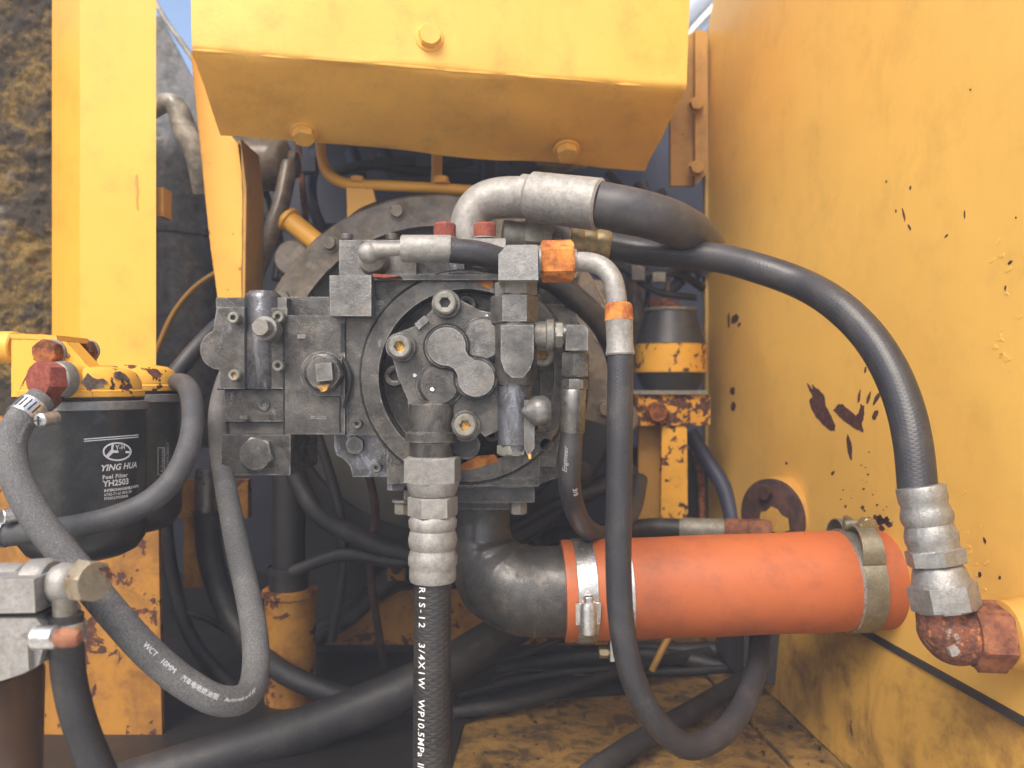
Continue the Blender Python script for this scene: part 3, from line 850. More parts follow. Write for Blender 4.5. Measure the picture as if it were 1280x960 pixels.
# slanted yellow bracket arm left of the pump
ba = thing('cover_bracket', 'slanted yellow bracket arm under one end of the sheet cover', 'bracket', P(285, 372, .84))
bm = BM(); prism(bm, [(238, 62), (262, 120), (292, 174), (301, 182), (303, 240), (302, 372), (272, 372), (262, 300), (250, 180)], .835, .842); obj('bracket_web', bm, 'yellow_bracket', ba, bevel=.001)
bm = BM(); solid(bm, [P(297, 176, .835), P(304, 236, .835), P(303, 372, .835), P(306, 372, .835), P(308, 236, .835), P(301, 174, .835)], Vector((0.0, .06, 0))); obj('bracket_flange', bm, 'yellow_dull', ba, bevel=.001)

# ================================================================ left background
tk = thing('silencer_drum', 'grey dusty upright steel drum behind the post', 'drum', P(225, 500, 1.12))
bm = BM(); lathe(bm, P(215, 560, 1.12), Z, [(0, .05), (.004, .066), (.40, .066), (.44, .06), (.46, .04), (.462, 0)], 40); obj('drum_shell', bm, 'grey_tank', tk)
bm = BM(); lathe(bm, P(215, 300, 1.12), Z, [(0, .067), (.001, .069), (.012, .069), (.013, .067)], 40); obj('drum_seam', bm, 'grey_tank', tk)
bm = BM(); tube(bm, [P(188, 138, 1.0), P(208, 128, 1.0), P(220, 133, 1.0), P(232, 165, 1.0), P(246, 192, 1.0), P(256, 240, 1.02)], [.012, .012, .0135, .0155, .0155, .015]); obj('vent_pipe', bm, 'pale_pipe', label='pale dusty bent vent pipe beside the slanted bracket', cat='pipe')
bm = BM(); prism(bm, [(190, 20), (200, 20), (268, 150), (268, 330), (190, 330)], 1.25, 1.256); obj('heat_shield', bm, 'grey_tank', label='grey dusty sheet shield behind the drum, its edge slanting', cat='shield', bevel=.001)
bm = BM(); tube(bm, [P(188, -10, 1.2), P(205, 22, 1.2), P(240, 72, 1.2), P(262, 110, 1.2)], .0042); obj('cable', bm, 'pale_pipe', label='thin pale cable slanting along the top of the grey shield', cat='cable')
bm = BM(); tube(bm, [P(195, 440, .98), P(215, 395, .98), P(245, 358, .97), P(290, 330, .96)], .0035); obj('yellow_wire', bm, 'yellow_dull', label='thin yellow wire crossing in front of the grey drum', cat='wire')
bm = BM(); lathe(bm, P(292, 206, .98), X, [(0, .030), (.003, .033), (.062, .033), (.068, .030), (.074, .018), (.082, .016)], 36); obj('starter_drum', bm, 'brown_drum', label='brown dusty round motor end below the sheet cover', cat='motor')
bm = BM(); tube(bm, [P(362, 205, .96), P(350, 260, .94), P(330, 315, .92), P(312, 362, .9), P(300, 400, .9)], .0105); obj('grey_pipe', bm, 'brown_drum', label='dusty pipe slanting down between bracket arm and bell housing', cat='pipe')
bm = BM(); tube(bm, [P(322, 255, .99), P(322, 300, .99), P(318, 345, .97)], .007); obj('thin_pipe', bm, 'yellow_dull', label='thin yellowish pipe behind the slanting dusty pipe', cat='pipe')
st = thing('drain_strut', 'short yellow tubular strut on the brown bell housing', 'strut', P(395, 300, .87))
bm = BM(); a_ = P(356, 270, .88); b_ = P(398, 305, .875); axs = (b_ - a_).normalized(); L_ = (b_ - a_).length
lathe(bm, a_, axs, [(0, .009), (.002, .0115), (L_, .0115)], 24); obj('strut_tube', bm, 'yellow_bracket', st)
bm = BM(); lathe(bm, a_ + axs * .003, axs, [(0, .012), (.001, .0145), (.005, .0145), (.006, .012)], 24); obj('collar', bm, 'yellow_bracket', st)
bm = BM(); hexa(bm, b_ - axs * .002, axs, .010, .0135); obj('hex_nut', bm, 'brown_cast', st)

# engine mass behind the bell housing
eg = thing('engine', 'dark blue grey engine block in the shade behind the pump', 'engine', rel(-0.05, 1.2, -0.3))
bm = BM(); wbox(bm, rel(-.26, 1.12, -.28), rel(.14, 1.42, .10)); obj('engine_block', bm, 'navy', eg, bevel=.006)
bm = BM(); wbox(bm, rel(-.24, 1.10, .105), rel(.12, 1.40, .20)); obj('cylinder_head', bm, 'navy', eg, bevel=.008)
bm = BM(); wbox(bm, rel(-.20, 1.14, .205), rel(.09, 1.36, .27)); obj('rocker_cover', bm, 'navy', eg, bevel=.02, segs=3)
for k in range(5):
    bm = BM(); x_ = -.20 + k * .07; tube(bm, [rel(x_, 1.095, .13), rel(x_ + .01, 1.07, .17), rel(x_ + .03, 1.08, .235), rel(x_ + .04, 1.13, .25)], .006 + .002 * (k % 3)); obj('injector_pipe', bm, 'navy', eg)
for (x0, y0, x1, y1, d) in ((610, 190, 600, 290, 1.05), (800, 230, 815, 300, 1.07), (440, 190, 455, 300, 1.07), (700, 195, 690, 260, 1.07)):
    bm = BM(); tube(bm, [P(x0, y0, d), P((x0 + x1) / 2 + 6, (y0 + y1) / 2, d - .01), P(x1, y1, d)], .011); obj('coolant_pipe', bm, 'navy', eg)
for (pts, r, mt) in (([(835, 320, 1.06), (833, 400, 1.06)], .0035, 'brown_drum'), ([(800, 318, 1.07), (812, 350, 1.07), (806, 390, 1.08)], .004, 'black_steel'), ([(862, 300, 1.1), (855, 345, 1.08), (828, 372, 1.08)], .008, 'navy')):
    bm = BM(); tube(bm, [P(*p) for p in pts], r); obj('engine_pipe', bm, mt, eg)

for pts, r, mt in (([(318, 182, 1.04), (330, 240, 1.03), (350, 300, 1.02), (345, 350, 1.0)], .006, 'black_steel'),
                   ([(372, 178, 1.06), (378, 230, 1.04), (384, 300, 1.0)], .0045, 'rust_brown'),
                   ([(395, 190, 1.08), (388, 250, 1.06), (410, 300, 1.04)], .008, 'navy'),
                   ([(330, 250, .97), (340, 290, .96), (358, 318, .96), (352, 350, .95)], .005, 'rubber_dark'),
                   ([(420, 215, 1.05), (470, 205, 1.05), (530, 215, 1.05), (590, 200, 1.06)], .007, 'black_steel'),
                   ([(480, 190, 1.07), (500, 225, 1.06), (560, 222, 1.05), (640, 228, 1.05), (720, 215, 1.06)], .010, 'navy'),
                   ([(640, 195, 1.05), (690, 205, 1.03), (730, 200, 1.05)], .012, 'brown_drum'),
                   ([(760, 215, 1.06), (800, 250, 1.05), (830, 240, 1.06)], .006, 'rubber_dark'),
                   ([(770, 330, 1.05), (800, 345, 1.04), (845, 340, 1.05), (878, 360, 1.08)], .006, 'black_steel'),
                   ([(790, 345, 1.06), (820, 365, 1.05), (870, 372, 1.06)], .0045, 'rubber_dark'),
                   ([(846, 345, 1.09), (868, 330, 1.1), (880, 345, 1.1)], .010, 'navy'),
                   ([(790, 320, 1.1), (795, 380, 1.1), (800, 430, 1.1)], .012, 'brown_drum')):
    bm = BM(); tube(bm, [P(*p) for p in pts], r, 12, 6); obj('engine_pipe', bm, mt, eg)
for (x0, y0, x1, y1, d_, mt) in ((790, 332, 806, 350, 1.03, 'brown_drum'), (812, 372, 838, 384, 1.05, 'rust_brown'), (468, 196, 520, 206, 1.04, 'black_steel'), (376, 196, 394, 214, 1.03, 'navy'), (730, 350, 770, 430, .93, 'brown_drum'), (640, 196, 668, 220, 1.02, 'navy'), (816, 340, 832, 352, 1.03, 'pale_pipe')):
    bm = BM(); block(bm, x0, y0, x1, y1, d_, d_ + .02); obj('engine_bracket', bm, mt, eg, bevel=.002)
# yellow guard bar and foot on the bell housing
gb = thing('guard_bar', 'bent yellow bar bracket standing on top of the bell housing', 'bracket', P(450, 262, .88))
bm = BM(); tube(bm, [P(400, 178, .93), P(403, 200, .92), P(411, 218, .91), P(432, 229, .90), P(480, 232, .90), P(540, 235, .90), P(600, 239, .90)], .0065, 12, 8, 2); obj('bar', bm, 'yellow_bracket', gb)
bm = BM(); prism(bm, [(433, 234), (466, 236), (470, 252), (450, 260), (434, 272)], .893, .901); obj('foot_plate', bm, 'yellow_bracket', gb, bevel=.001)
bm = BM(); tube(bm, [P(546, 186, .93), P(546, 212, .92), P(545, 236, .905)], .0065, 12); obj('upright', bm, 'yellow_bracket', gb)
hex_bolt(gb, P(447, 221, .90), -Z, .0085, .006, 'yellow_bracket', washer=.010)
hex_bolt(gb, P(552, 221, .896), -Z, .0085, .006, 'yellow_bracket', washer=.010)

# bell housing ring
bh = thing('bell_housing', 'large round brown dusty bell housing behind the pump', 'housing', P(545, 690, .87))
c = P(545, 474, .86); Ro, Ri = 232 * S(.86), 192 * S(.86)
bm = BM(); lathe(bm, c, Y, [(.0, Ri), (.0, Ro - .003), (.003, Ro), (.03, Ro), (.032, Ro + .006), (.06, Ro + .006), (.06, Ri)], 96)
bm2 = bm.copy()
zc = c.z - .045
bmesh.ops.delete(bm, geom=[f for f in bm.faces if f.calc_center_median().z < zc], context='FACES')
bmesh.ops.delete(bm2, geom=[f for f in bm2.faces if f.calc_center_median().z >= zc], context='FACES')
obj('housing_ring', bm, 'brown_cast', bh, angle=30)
obj('shaded_lower_ring', bm2, 'black_steel', bh, angle=30)  # lower part of the ring in black, painting its deep shade
bm = BM(); lathe(bm, c + Y * .001, Y, [(.028, 0), (.028, Ri * .75), (.012, Ri * .98), (.012, Ri + .002), (.05, Ri + .002), (.05, 0)], 72); obj('adapter_cone', bm, 'olive_shade', bh)
for ang in (103, 128, 152, 176, 200, 62, 38, 15, -10, -32):
    a = R(ang); p = c + Vector((math.cos(a), 0, math.sin(a))) * (Ro * .925)
    hex_bolt(bh, p - Y * .008, Y, .0075, .007, 'brown_cast' if p.z > zc else 'red_brown', washer=.010, rot=ang)  # bolts on the lower part take a darker colour with it
for ang in (140, 165, -12):
    a = R(ang); p = c + Vector((math.cos(a), 0, math.sin(a))) * (Ro + .004)
    bm = BM(); cyl(bm, p + Y * .002, Y, .03, .02, .002); obj('lug', bm, 'brown_cast', bh)
# red-brown sump edge showing below
bm = BM(); tube(bm, [P(360, 560, .98), P(400, 615, .98), P(450, 655, .98), P(520, 680, .98), P(620, 688, .98)], .018, 14); obj('sump_rim', bm, 'red_brown', label='red brown curved rim of the engine sump below the pump', cat='sump')
bm = BM(); wbox(bm, rel(-.30, .99, -.345), rel(-.03, 1.2, -.16)); obj('oil_pan', bm, 'black_steel', label='black oily pan in shade below the bell housing', cat='pan', bevel=.01)

# ---------------------------------------------------------------- rubber mount and its stand
em = thing('engine_mount', 'black rubber engine mount with a chipped yellow steel band', 'mount', P(838, 492, 1.02))
o = P(838, 490, 1.02); s = S(1.02)
bm = BM(); lathe(bm, o, Z, [(0, 30 * s), (2 * s, 33 * s), (24 * s, 43 * s)], 40); obj('lower_rubber', bm, 'rubber_big', em)
bm = BM(); lathe(bm, o + Z * (23.5 * s), Z, [(0, 42 * s), (1 * s, 44.5 * s), (35 * s, 44.5 * s), (36 * s, 42 * s)], 40); obj('steel_band', bm, 'yellow_chip', em)
bm = BM(); lathe(bm, o + Z * (60 * s), Z, [(0, 43 * s), (3 * s, 42 * s), (36 * s, 32 * s), (40 * s, 31 * s)], 40); obj('upper_rubber', bm, 'rubber_big', em)
bm = BM(); cyl(bm, o + Z * (100 * s), Z, 4 * s, 33 * s, .001, 36); obj('top_washer', bm, 'zinc_dirty', em)
bm = BM(); hexa(bm, o + Z * (104 * s), Z, 8 * s, 14 * s); obj('hex_nut', bm, 'rust', em)
ms = thing('mount_stand', 'rust and yellow welded stand carrying the rubber engine mount', 'stand', P(842, 655, .985))
bm = BM(); block(bm, 790, 488, 884, 493, .965, 1.06); obj('seat_plate', bm, 'zinc_dirty', ms, bevel=.0008)
bm = BM(); block(bm, 793, 493.3, 888, 532, .97, .985); obj('cross_plate', bm, 'yellow_mostrust', ms, bevel=.001)
bm = BM(); prism(bm, [(827, 532.3), (859, 532.3), (860, 640), (852, 662), (826, 662)], .972, .982); obj('leg_plate', bm, 'yellow_chip', ms, bevel=.001)
bm = BM(); prism(bm, [(798, 532.3), (826, 532.3), (826, 660), (798, 660)], 1.0, 1.01); obj('back_plate', bm, 'yellow_dull', ms, bevel=.001)
hex_bolt(ms, P(823, 516, .958), Y, 12.5 * S(.958), .010, 'rust', washer=14 * S(.958))
bm = BM(); prism(bm, [(790, 560), (888, 560), (888, 700), (790, 700)], 1.1, 1.12); obj('cross_member', bm, 'black_steel', label='dark cross member behind the mount stand', cat='beam', bevel=.002)
for pts, r, mt, lb in (([(862, 540, 1.05), (880, 570, 1.04), (905, 610, 1.02), (918, 660, 1.0)], .0105, 'navy', 'dark blue hose dropping behind the mount stand'),
                   ([(868, 560, 1.08), (876, 600, 1.07), (878, 660, 1.05)], .005, 'rust', 'thin rusty pipe behind the mount stand')):
    bm = BM(); tube(bm, [P(*p) for p in pts], r); obj('hose' if r > .01 else 'thin_pipe', bm, mt, label=lb, cat='hose' if r > .01 else 'pipe')

# hinge column top right
hc = thing('hinge_column', 'shaded yellow hinge plate with bolts beside the panel edge', 'bracket', P(860, 235, 1.06))
bm = BM(); prism(bm, [(838, 60), (868, 38), (884, 38), (884, 215), (868, 232), (838, 232)], 1.09, 1.10); obj('hinge_plate', bm, 'yellow_dull', hc, bevel=.001)
bm = BM(); prism(bm, [(869, 38), (884, 38), (884, 216), (869, 231)], 1.075, 1.089); obj('hinge_strip', bm, 'yellow_dull', hc, bevel=.001)
for y_ in (128, 208):
    hex_bolt(hc, P(872, y_, 1.062), Y, 9 * S(1.062), .011, 'yellow_dull', washer=10.5 * S(1.062))
ws = thing('top_trim', 'bright sunlit pale curved trim above the hinge plate', 'trim', P(880, 30, 1.25))
bm = BM(); ppx = [(848, 70), (858, 48), (880, 24), (912, -8), (960, -40)]
aa = [P(x, y, 1.2) for x, y in ppx]; bb = [p + Vector((.012, .02, .028)) for p in aa]
solid(bm, aa + bb[::-1], Vector((0, .06, -.0))); obj('trim_strip', bm, 'white_sheet', ws, bevel=.001)  # pale colour stands in for sunlight on the trim
bm = BM(); tube(bm, [P(850, 30, 1.3), P(880, 0, 1.3), P(915, -30, 1.3)], .02, 14); obj('trim_roll', bm, 'sheet_grey', ws)

# ================================================================ main hydraulic pump
pu = thing('hydraulic_pump', 'large grey cast hydraulic pump body with stepped blocks and round front plate', 'pump', P(560, 610, .70))
def circ(cx, cy, r, a0, a1, n):
    return [(cx + r * math.cos(R(a0 + (a1 - a0) * i / n)), cy - r * math.sin(R(a0 + (a1 - a0) * i / n))) for i in range(n + 1)]

# main body behind everything
bm = BM(); prism(bm, [(432, 346), (672, 346), (716, 382), (716, 590), (672, 606), (486, 606), (432, 545)], .672, .84); obj('pump_case', bm, 'cast', pu, bevel=.003)
# front plate: square plate with a round opening (recess), built as a ring between outline and circle
DP = .640
CX, CY = 583, 471
def plate_with_hole(bm, poly, cx, cy, r, d0, d1, n=72):
    angs = sorted(set([2 * math.pi * t / n for t in range(n)] + [math.atan2(-(y - cy), x - cx) % (2 * math.pi) for x, y in poly]))
    def hit(a):
        dx, dy = math.cos(a), -math.sin(a); best = None
        for (x0, y0), (x1, y1) in zip(poly, poly[1:] + poly[:1]):
            ex_, ey_ = x1 - x0, y1 - y0; den = dx * ey_ - dy * ex_
            if abs(den) < 1e-9: continue
            t = ((x0 - cx) * ey_ - (y0 - cy) * ex_) / den; u_ = ((x0 - cx) * dy - (y0 - cy) * dx) / den
            if t > 0 and -1e-6 <= u_ <= 1 + 1e-6 and (best is None or t > best): best = t
        return cx + dx * best, cy + dy * best
    rings = []
    for d in (d0, d1):
        o_, i_ = [], []
        for a in angs:
            b = P(*hit(a), d0); b.y = d; o_.append(bm.verts.new(b))
            b = P(cx + r * math.cos(a), cy - r * math.sin(a), d0); b.y = d; i_.append(bm.verts.new(b))
        rings.append((o_, i_))
    (o0, i0), (o1, i1) = rings; n = len(angs)
    for t in range(n):
        j = (t + 1) % n
        bm.faces.new((o0[t], o0[j], i0[j], i0[t])); bm.faces.new((o1[t], i1[t], i1[j], o1[j]))
        bm.faces.new((o0[t], o1[t], o1[j], o0[j])); bm.faces.new((i0[t], i0[j], i1[j], i1[t]))
bm = BM(); plate_with_hole(bm, [(433, 343.5), (675, 343.5), (675, 597), (484, 605), (484, 544), (433, 544)], CX, CY, 109, DP + .004, DP + .045); obj('front_plate', bm, 'cast', pu, bevel=.0016, angle=30)
bm = BM(); lathe(bm, P(CX, CY, DP), Y, [(0, 110 * S(DP)), (0, 131 * S(DP)), (.0015, 133 * S(DP)), (.0035, 134 * S(DP)), (.006, 134 * S(DP)), (.006, 110 * S(DP))], 96); obj('round_flange', bm, 'cast', pu, angle=30)
bm = BM(); lathe(bm, P(CX, CY, DP) + Y * .024, Y, [(0, 0), (0, 109 * S(DP)), (.01, 109 * S(DP)), (.01, 0)], 64); obj('recess_floor', bm, 'cast_dark', pu)
# raised upper-left corner block and top ledge
bm = BM(); block(bm, 412, 344, 464, 395, .622, .70); obj('corner_block', bm, 'cast_pale', pu, bevel=.003, segs=3)
bm = BM(); block(bm, 464.5, 343, 625, 350, .634, .70); obj('top_ledge', bm, 'cast', pu, bevel=.0024, segs=3)
# left control block
bm = BM(); block(bm, 355, 394, 431, 543, .640, .76); obj('control_block', bm, 'cast', pu, bevel=.0028, segs=3)
bm = BM(); block(bm, 360, 371, 411, 398, .660, .76); obj('control_block_step', bm, 'cast', pu, bevel=.0028, segs=3)
bm = BM(); block(bm, 431.3, 396, 452, 515, .647, .70); obj('web', bm, 'cast_dark', pu, bevel=.001)
# boss with hex plug and square drive on the control block
bm = BM(); prism(bm, circ(403, 467, 28, 40, 270, 20) + [(425, 495), (428, 445)], .6365, .6405); obj('plug_pad', bm, 'cast', pu, bevel=.0012)
bm = BM(); lathe(bm, P(403, 466, .629), Y, [(0, 22 * S(.628)), (.001, 24 * S(.628)), (.009, 25 * S(.628))], 32); obj('plug_collar', bm, 'cast_dark', pu)
bm = BM(); hexa(bm, P(404, 466, .619), Y, .011, 24 * S(.618), rot=.1); hx = obj('hex_plug', bm, 'cast', pu, angle=25)
bm = BM(); prism(bm, [(394, 455), (414, 453), (416, 475), (396, 477)], .611, .621); obj('square_drive', bm, 'steel', hx, bevel=.0012)
bm = BM(); prism(bm, [(396, 482), (412, 480), (408, 488), (402, 490)], .6155, .618); obj('rust_stain', bm, 'rust_gold', hx)
# regulator with rounded cylinder
bm = BM(); prism(bm, [(271, 384), (306, 384), (306, 486), (275, 486), (274, 462)] + circ(275, 437, 25, 250, 110, 10), .640, .70); obj('regulator_flange', bm, 'cast', pu, bevel=.0028, segs=3)
bm = BM(); block(bm, 270, 372, 358, 384.5, .646, .72); obj('regulator_top', bm, 'cast', pu, bevel=.0024, segs=3)
s = S(.638); bm = BM(); lathe(bm, P(329, 486, .652), Z, [(0, 22 * s), (.001, 23 * s), (115 * s, 23 * s), (119 * s, 22 * s), (124 * s, 17 * s), (125 * s, 0)], 40); obj('regulator_barrel', bm, 'cast_wet', pu)
bm = BM(); block(bm, 338, 384.8, 359, 486, .641, .72); obj('regulator_cheek', bm, 'cast', pu, bevel=.003, segs=3)
for x, y in ((291, 397), (292, 469), (347, 396), (347, 457)):
    cap_screw(pu, x, y, .631, 7.3, .008, 'zinc_dirty', 'rust_gold' if y > 460 else 'black_recess', washer=False)
bm = BM(); lathe(bm, P(325, 409, .606), Y, [(0, 8 * S(.6)), (.0015, 11 * S(.6)), (.011, 12 * S(.6)), (.0112, 15.5 * S(.6)), (.026, 16.5 * S(.6))], 28); obj('adjuster_plug', bm, 'steel', pu)
bm = BM(); hexa(bm, P(325, 409, .600), Y, .0095, 11.5 * S(.6), rot=.3); obj('adjuster_nut', bm, 'zinc_dirty', pu, angle=25)
bm = BM(); block(bm, 281, 486.3, 357, 527, .646, .74); obj('valve_block', bm, 'cast', pu, bevel=.0028, segs=3)
cap_screw(pu, 329, 506, .6445, 8.5, .006, 'cast_dark', 'black_recess', washer=False)
bm = BM(); block(bm, 288, 527.3, 356, 543, .652, .74); obj('spacer_plate', bm, 'cast_pale', pu, bevel=.0012)
bm = BM(); block(bm, 277, 543.3, 363, 594, .640, .73); obj('port_block', bm, 'cast', pu, bevel=.0028, segs=3)
bm = BM(); hexa(bm, P(319, 568, .632), Y, .010, 22.5 * S(.632), ch=.0012, rot=.25); obj('blanking_plug', bm, 'cast_pale', pu, angle=25)
# lower lugs
bm = BM(); prism(bm, [(418, 543.5), (484, 543.5), (484, 596), (441, 596), (438, 583), (430, 574), (421, 569), (418, 560)], .650, .74); obj('mounting_lug', bm, 'cast_wet', pu, bevel=.0022)
hex_bolt(pu, P(443, 557, .643), Y, 12 * S(.643), .008, 'cast_dark', rot=.5)
bm = BM(); block(bm, 484.3, 560, 509, 613, .652, .74); obj('lower_pad', bm, 'cast_wet', pu, bevel=.003, segs=3)
bm = BM(); block(bm, 509.3, 598, 674, 608, .6455, .76); obj('lower_pad', bm, 'cast', pu, bevel=.0028, segs=3)
bm = BM(); block(bm, 505, 608.4, 668, 628, .652, .77); obj('suction_flange', bm, 'cast_dark', pu, bevel=.0024, segs=3)
for x in (648, 503):
    hex_bolt(pu, P(x, 642, .665), Z, 11 * S(.665), .010, 'zinc_dirty', washer=13 * S(.665))
# right side of the body
bm = BM(); block(bm, 675, 381, 722, 430, .655, .72); obj('rear_plate', bm, 'cast', pu, bevel=.0024, segs=3)
bm = BM(); prism(bm, [(672, 381)] + circ(688, 374, 16, 170, 10, 10) + [(708, 381)], .668, .72); obj('lifting_lug', bm, 'cast_dark', pu, bevel=.003, segs=3)
bm = BM(); prism(bm, [(664, 430.5), (712, 430.5), (708, 480), (700, 545), (694, 583), (664, 583)], .648, .72); obj('side_cheek', bm, 'cast', pu, bevel=.003, segs=3)
bm = BM(); cyl(bm, P(683, 556, .640), Y, .01, 9 * S(.64), .0008); obj('round_plug', bm, 'cast_dark', pu)
for (x, y, r) in ((583, 381, 13), (493, 470, 14), (672, 472, 13), (584, 558, 14), (614, 543, 11)):
    cap_screw(pu, x, y, .651, r, .010, 'cast_dark', 'black_recess', washer=False)
# rust run marks are scale flakes on the flange
bm = BM(); solid(bm, [P(x, y, DP - .0004) for x, y in ((590, 346), (612, 347), (617, 354), (613, 362), (603, 357), (592, 352))], Vector((0, .0008, 0))); obj('rust_scale', bm, 'rust_orange', pu)
bm = BM(); solid(bm, [P(x, y, DP - .0004) for x, y in ((570, 584), (596, 570), (618, 568), (625, 576), (600, 584), (585, 588))], Vector((0, .0008, 0))); obj('rust_scale', bm, 'rust_orange', pu)
bm = BM(); solid(bm, [P(x, y, .6215) for x, y in ((466, 342), (484, 343), (500, 345), (480, 347), (468, 346))], Vector((0, .012, 0))); obj('rust_scale', bm, 'rust_red', pu)

# joints, grooves and small cast features; crevice darkening drawn as black lines
bm = BM(); torus(bm, P(CX, CY, DP) + Y * .0042, Y, 134.6 * S(DP), .0007, 96, 6); obj('crevice_dark_line', bm, 'black_recess', pu)
bm = BM(); torus(bm, P(CX, CY, DP) + Y * .0012, Y, 110.5 * S(DP), .0009, 96, 6); obj('crevice_dark_line', bm, 'black_recess', pu)
bm = BM(); tube(bm, [P(x, y, .6395) for x, y in ((426, 446), (434, 458), (437, 470), (436, 486), (433, 500), (430, 510))], [.0012, .0022, .0026, .0022, .0016, .001], 10, 6); obj('cast_groove', bm, 'black_recess', pu)
bm = BM(); block(bm, 426, 404, 430.6, 440, .6392, .645); obj('cast_slot', bm, 'black_recess', pu)
bm = BM(); tube(bm, [P(404, 495.5, .6398), P(424, 496, .6398), P(424.5, 520, .6398), P(425, 540, .6398)], .0007, 8, 6, 0); obj('crevice_dark_line', bm, 'black_recess', pu)
for (x0, y0, x1, y1, dd) in ((355, 394, 355, 543, .6402), (431.5, 398, 431.5, 543, .6438), (272, 486, 356, 486, .6462), (282, 527.2, 356, 527.2, .6525), (278, 543.2, 362, 543.2, .652), (414, 395.4, 462, 395.4, .6445), (484.2, 546, 484.2, 604, .6515), (306.3, 386, 306.3, 485, .6402)):
    bm = BM(); tube(bm, [P(x0, y0, dd), P((x0 + x1) / 2, (y0 + y1) / 2, dd), P(x1, y1, dd)], .0009, 8, 4, 0); obj('joint_line', bm, 'black_recess', pu)
for (x, y, w_, h_) in ((372, 418, 10, 5), (468, 376, 12, 5), (388, 520, 20, 4), (300, 520, 9, 4)):
    bm = BM(); block(bm, x, y, x + w_, y + h_, .6392 if x < 430 else .6432, .6445); obj('cast_pad', bm, 'cast_pale', pu, bevel=.0007)
for x, y in ((446, 372), (446, 530), (470, 585), (660, 370)):
    cap_screw(pu, x, y, .637, 6.5, .008, 'cast_dark', 'black_recess', washer=False)
# top port block
bm = BM(); block(bm, 424, 300, 520, 343.5, .648, .72); obj('top_port_block', bm, 'cast_pale', pu, bevel=.0024, segs=3)
for x in (434, 490):
    bm = BM(); cyl(bm, P(x, 300.5, .665), Z, 8 * S(.665), 7.5 * S(.665), .0008, 20); obj('dowel', bm, 'cast', pu)
# pale split flange under the big elbow pipe, with its rust red screws
bm = BM(); block(bm, 516, 300, 580, 343, .655, .735); obj('port_pad', bm, 'cast_wet', pu, bevel=.003, segs=3)
bm = BM(); lathe(bm, P(604, 344, .70), Z, [(0, .024), (.003, .027), (.018, .027), (.021, .024), (.03, .022)], 36); obj('port_neck', bm, 'steel', pu)

# ================================================================ pilot gear pump on the front
gp = thing('gear_pump', 'small grey gear pump with figure-eight bosses bolted in the round flange', 'pump', P(560, 560, .64))
out = circ(556, 379, 17, 150, 20, 8) + [(600, 388), (632, 394), (642, 430), (642, 500), (622, 538), (606, 546)] + circ(582, 533, 19, -20, -130, 8) + [(560, 545), (536, 552), (512, 548), (510, 500), (497, 470), (492, 452)] + circ(499, 433, 17, 240, 120, 8) + [(518, 408), (540, 388)]
bm = BM(); prism(bm, out, .606, .664); obj('pump_body', bm, 'cast', gp, bevel=.0032, segs=3)
def blob8(bm, pts, d0, d1):
    return prism(bm, pts, d0, d1)
# back bosses
for (bx_, by_, mt_) in ((604, 425, 'cast_pale'), (549, 481, 'cast')):
    bm = BM(); cyl(bm, P(bx_, by_, .5985), Y, .010, 26.5 * S(.598), .0022, 40); gb_ = obj('gear_boss', bm, mt_, gp)
    bm = BM(); lathe(bm, P(bx_, by_, .6025), Y, [(0, 26 * S(.6)), (.0003, 29.5 * S(.6)), (.005, 31.5 * S(.6))], 40); obj('boss_skirt', bm, 'cast_dark', gb_)  # darker skirt draws the dark outline under the boss
# front figure eight
c1, c2, r1, r2 = (558, 433), (595, 473), 24, 23
a = math.degrees(math.atan2(-(c2[1] - c1[1]), c2[0] - c1[0]))
fig = circ(c1[0], c1[1], r1, a + 38, a + 322, 26)
mid = ((c1[0] + c2[0]) / 2, (c1[1] + c2[1]) / 2)
ux, uy = math.cos(R(a)), -math.sin(R(a)); px_, py_ = -uy, ux
fig += [(mid[0] - px_ * -11 * -1, mid[1] - py_ * -11 * -1)] if False else []
w1 = [(mid[0] + px_ * 12, mid[1] + py_ * 12)]; w2 = [(mid[0] - px_ * 12, mid[1] - py_ * 12)]
# pick the waist point lying next to the end of the first arc
e1 = fig[-1]
if math.hypot(e1[0] - w1[0][0], e1[1] - w1[0][1]) > math.hypot(e1[0] - w2[0][0], e1[1] - w2[0][1]): w1, w2 = w2, w1
fig += w1 + circ(c2[0], c2[1], r2, a + 180 + 38, a + 180 + 322, 26) + w2
bm = BM(); prism(bm, fig, .591, .600); f8 = obj('figure_eight_boss', bm, 'cast_pale', gp, bevel=.0022, segs=3)
fc = ((c1[0] + c2[0]) / 2, (c1[1] + c2[1]) / 2)
def grow(q, k):
    m_ = c1 if math.hypot(q[0] - c1[0], q[1] - c1[1]) < math.hypot(q[0] - c2[0], q[1] - c2[1]) else c2
    l_ = math.hypot(q[0] - m_[0], q[1] - m_[1]); return (m_[0] + (q[0] - m_[0]) * (l_ + k) / l_, m_[1] + (q[1] - m_[1]) * (l_ + k) / l_)
bm = BM(); prism(bm, [grow(q, 3.6) for q in fig], .5975, .610); obj('boss_skirt', bm, 'cast_dark', f8, bevel=.0018, segs=2)
bm = BM(); tube(bm, [P(q[0], q[1], .5976) for q in [grow(q, 4.4) for q in fig]] + [P(*grow(fig[0], 4.4), .5976)], .0008, 6, 2, 1); obj('crevice_dark_line', bm, 'black_recess', f8)  # black line draws the crevice darkening round the boss
rot = R(40); bx = [(-8, -4.5), (8, -4.5), (8, 4.5), (-8, 4.5)]
bm = BM(); prism(bm, [(527 + x * math.cos(rot) + y * math.sin(rot), 403 - x * math.sin(rot) + y * math.cos(rot)) for x, y in bx], .602, .608); obj('raised_pad', bm, 'cast_pale', gp, bevel=.0012)
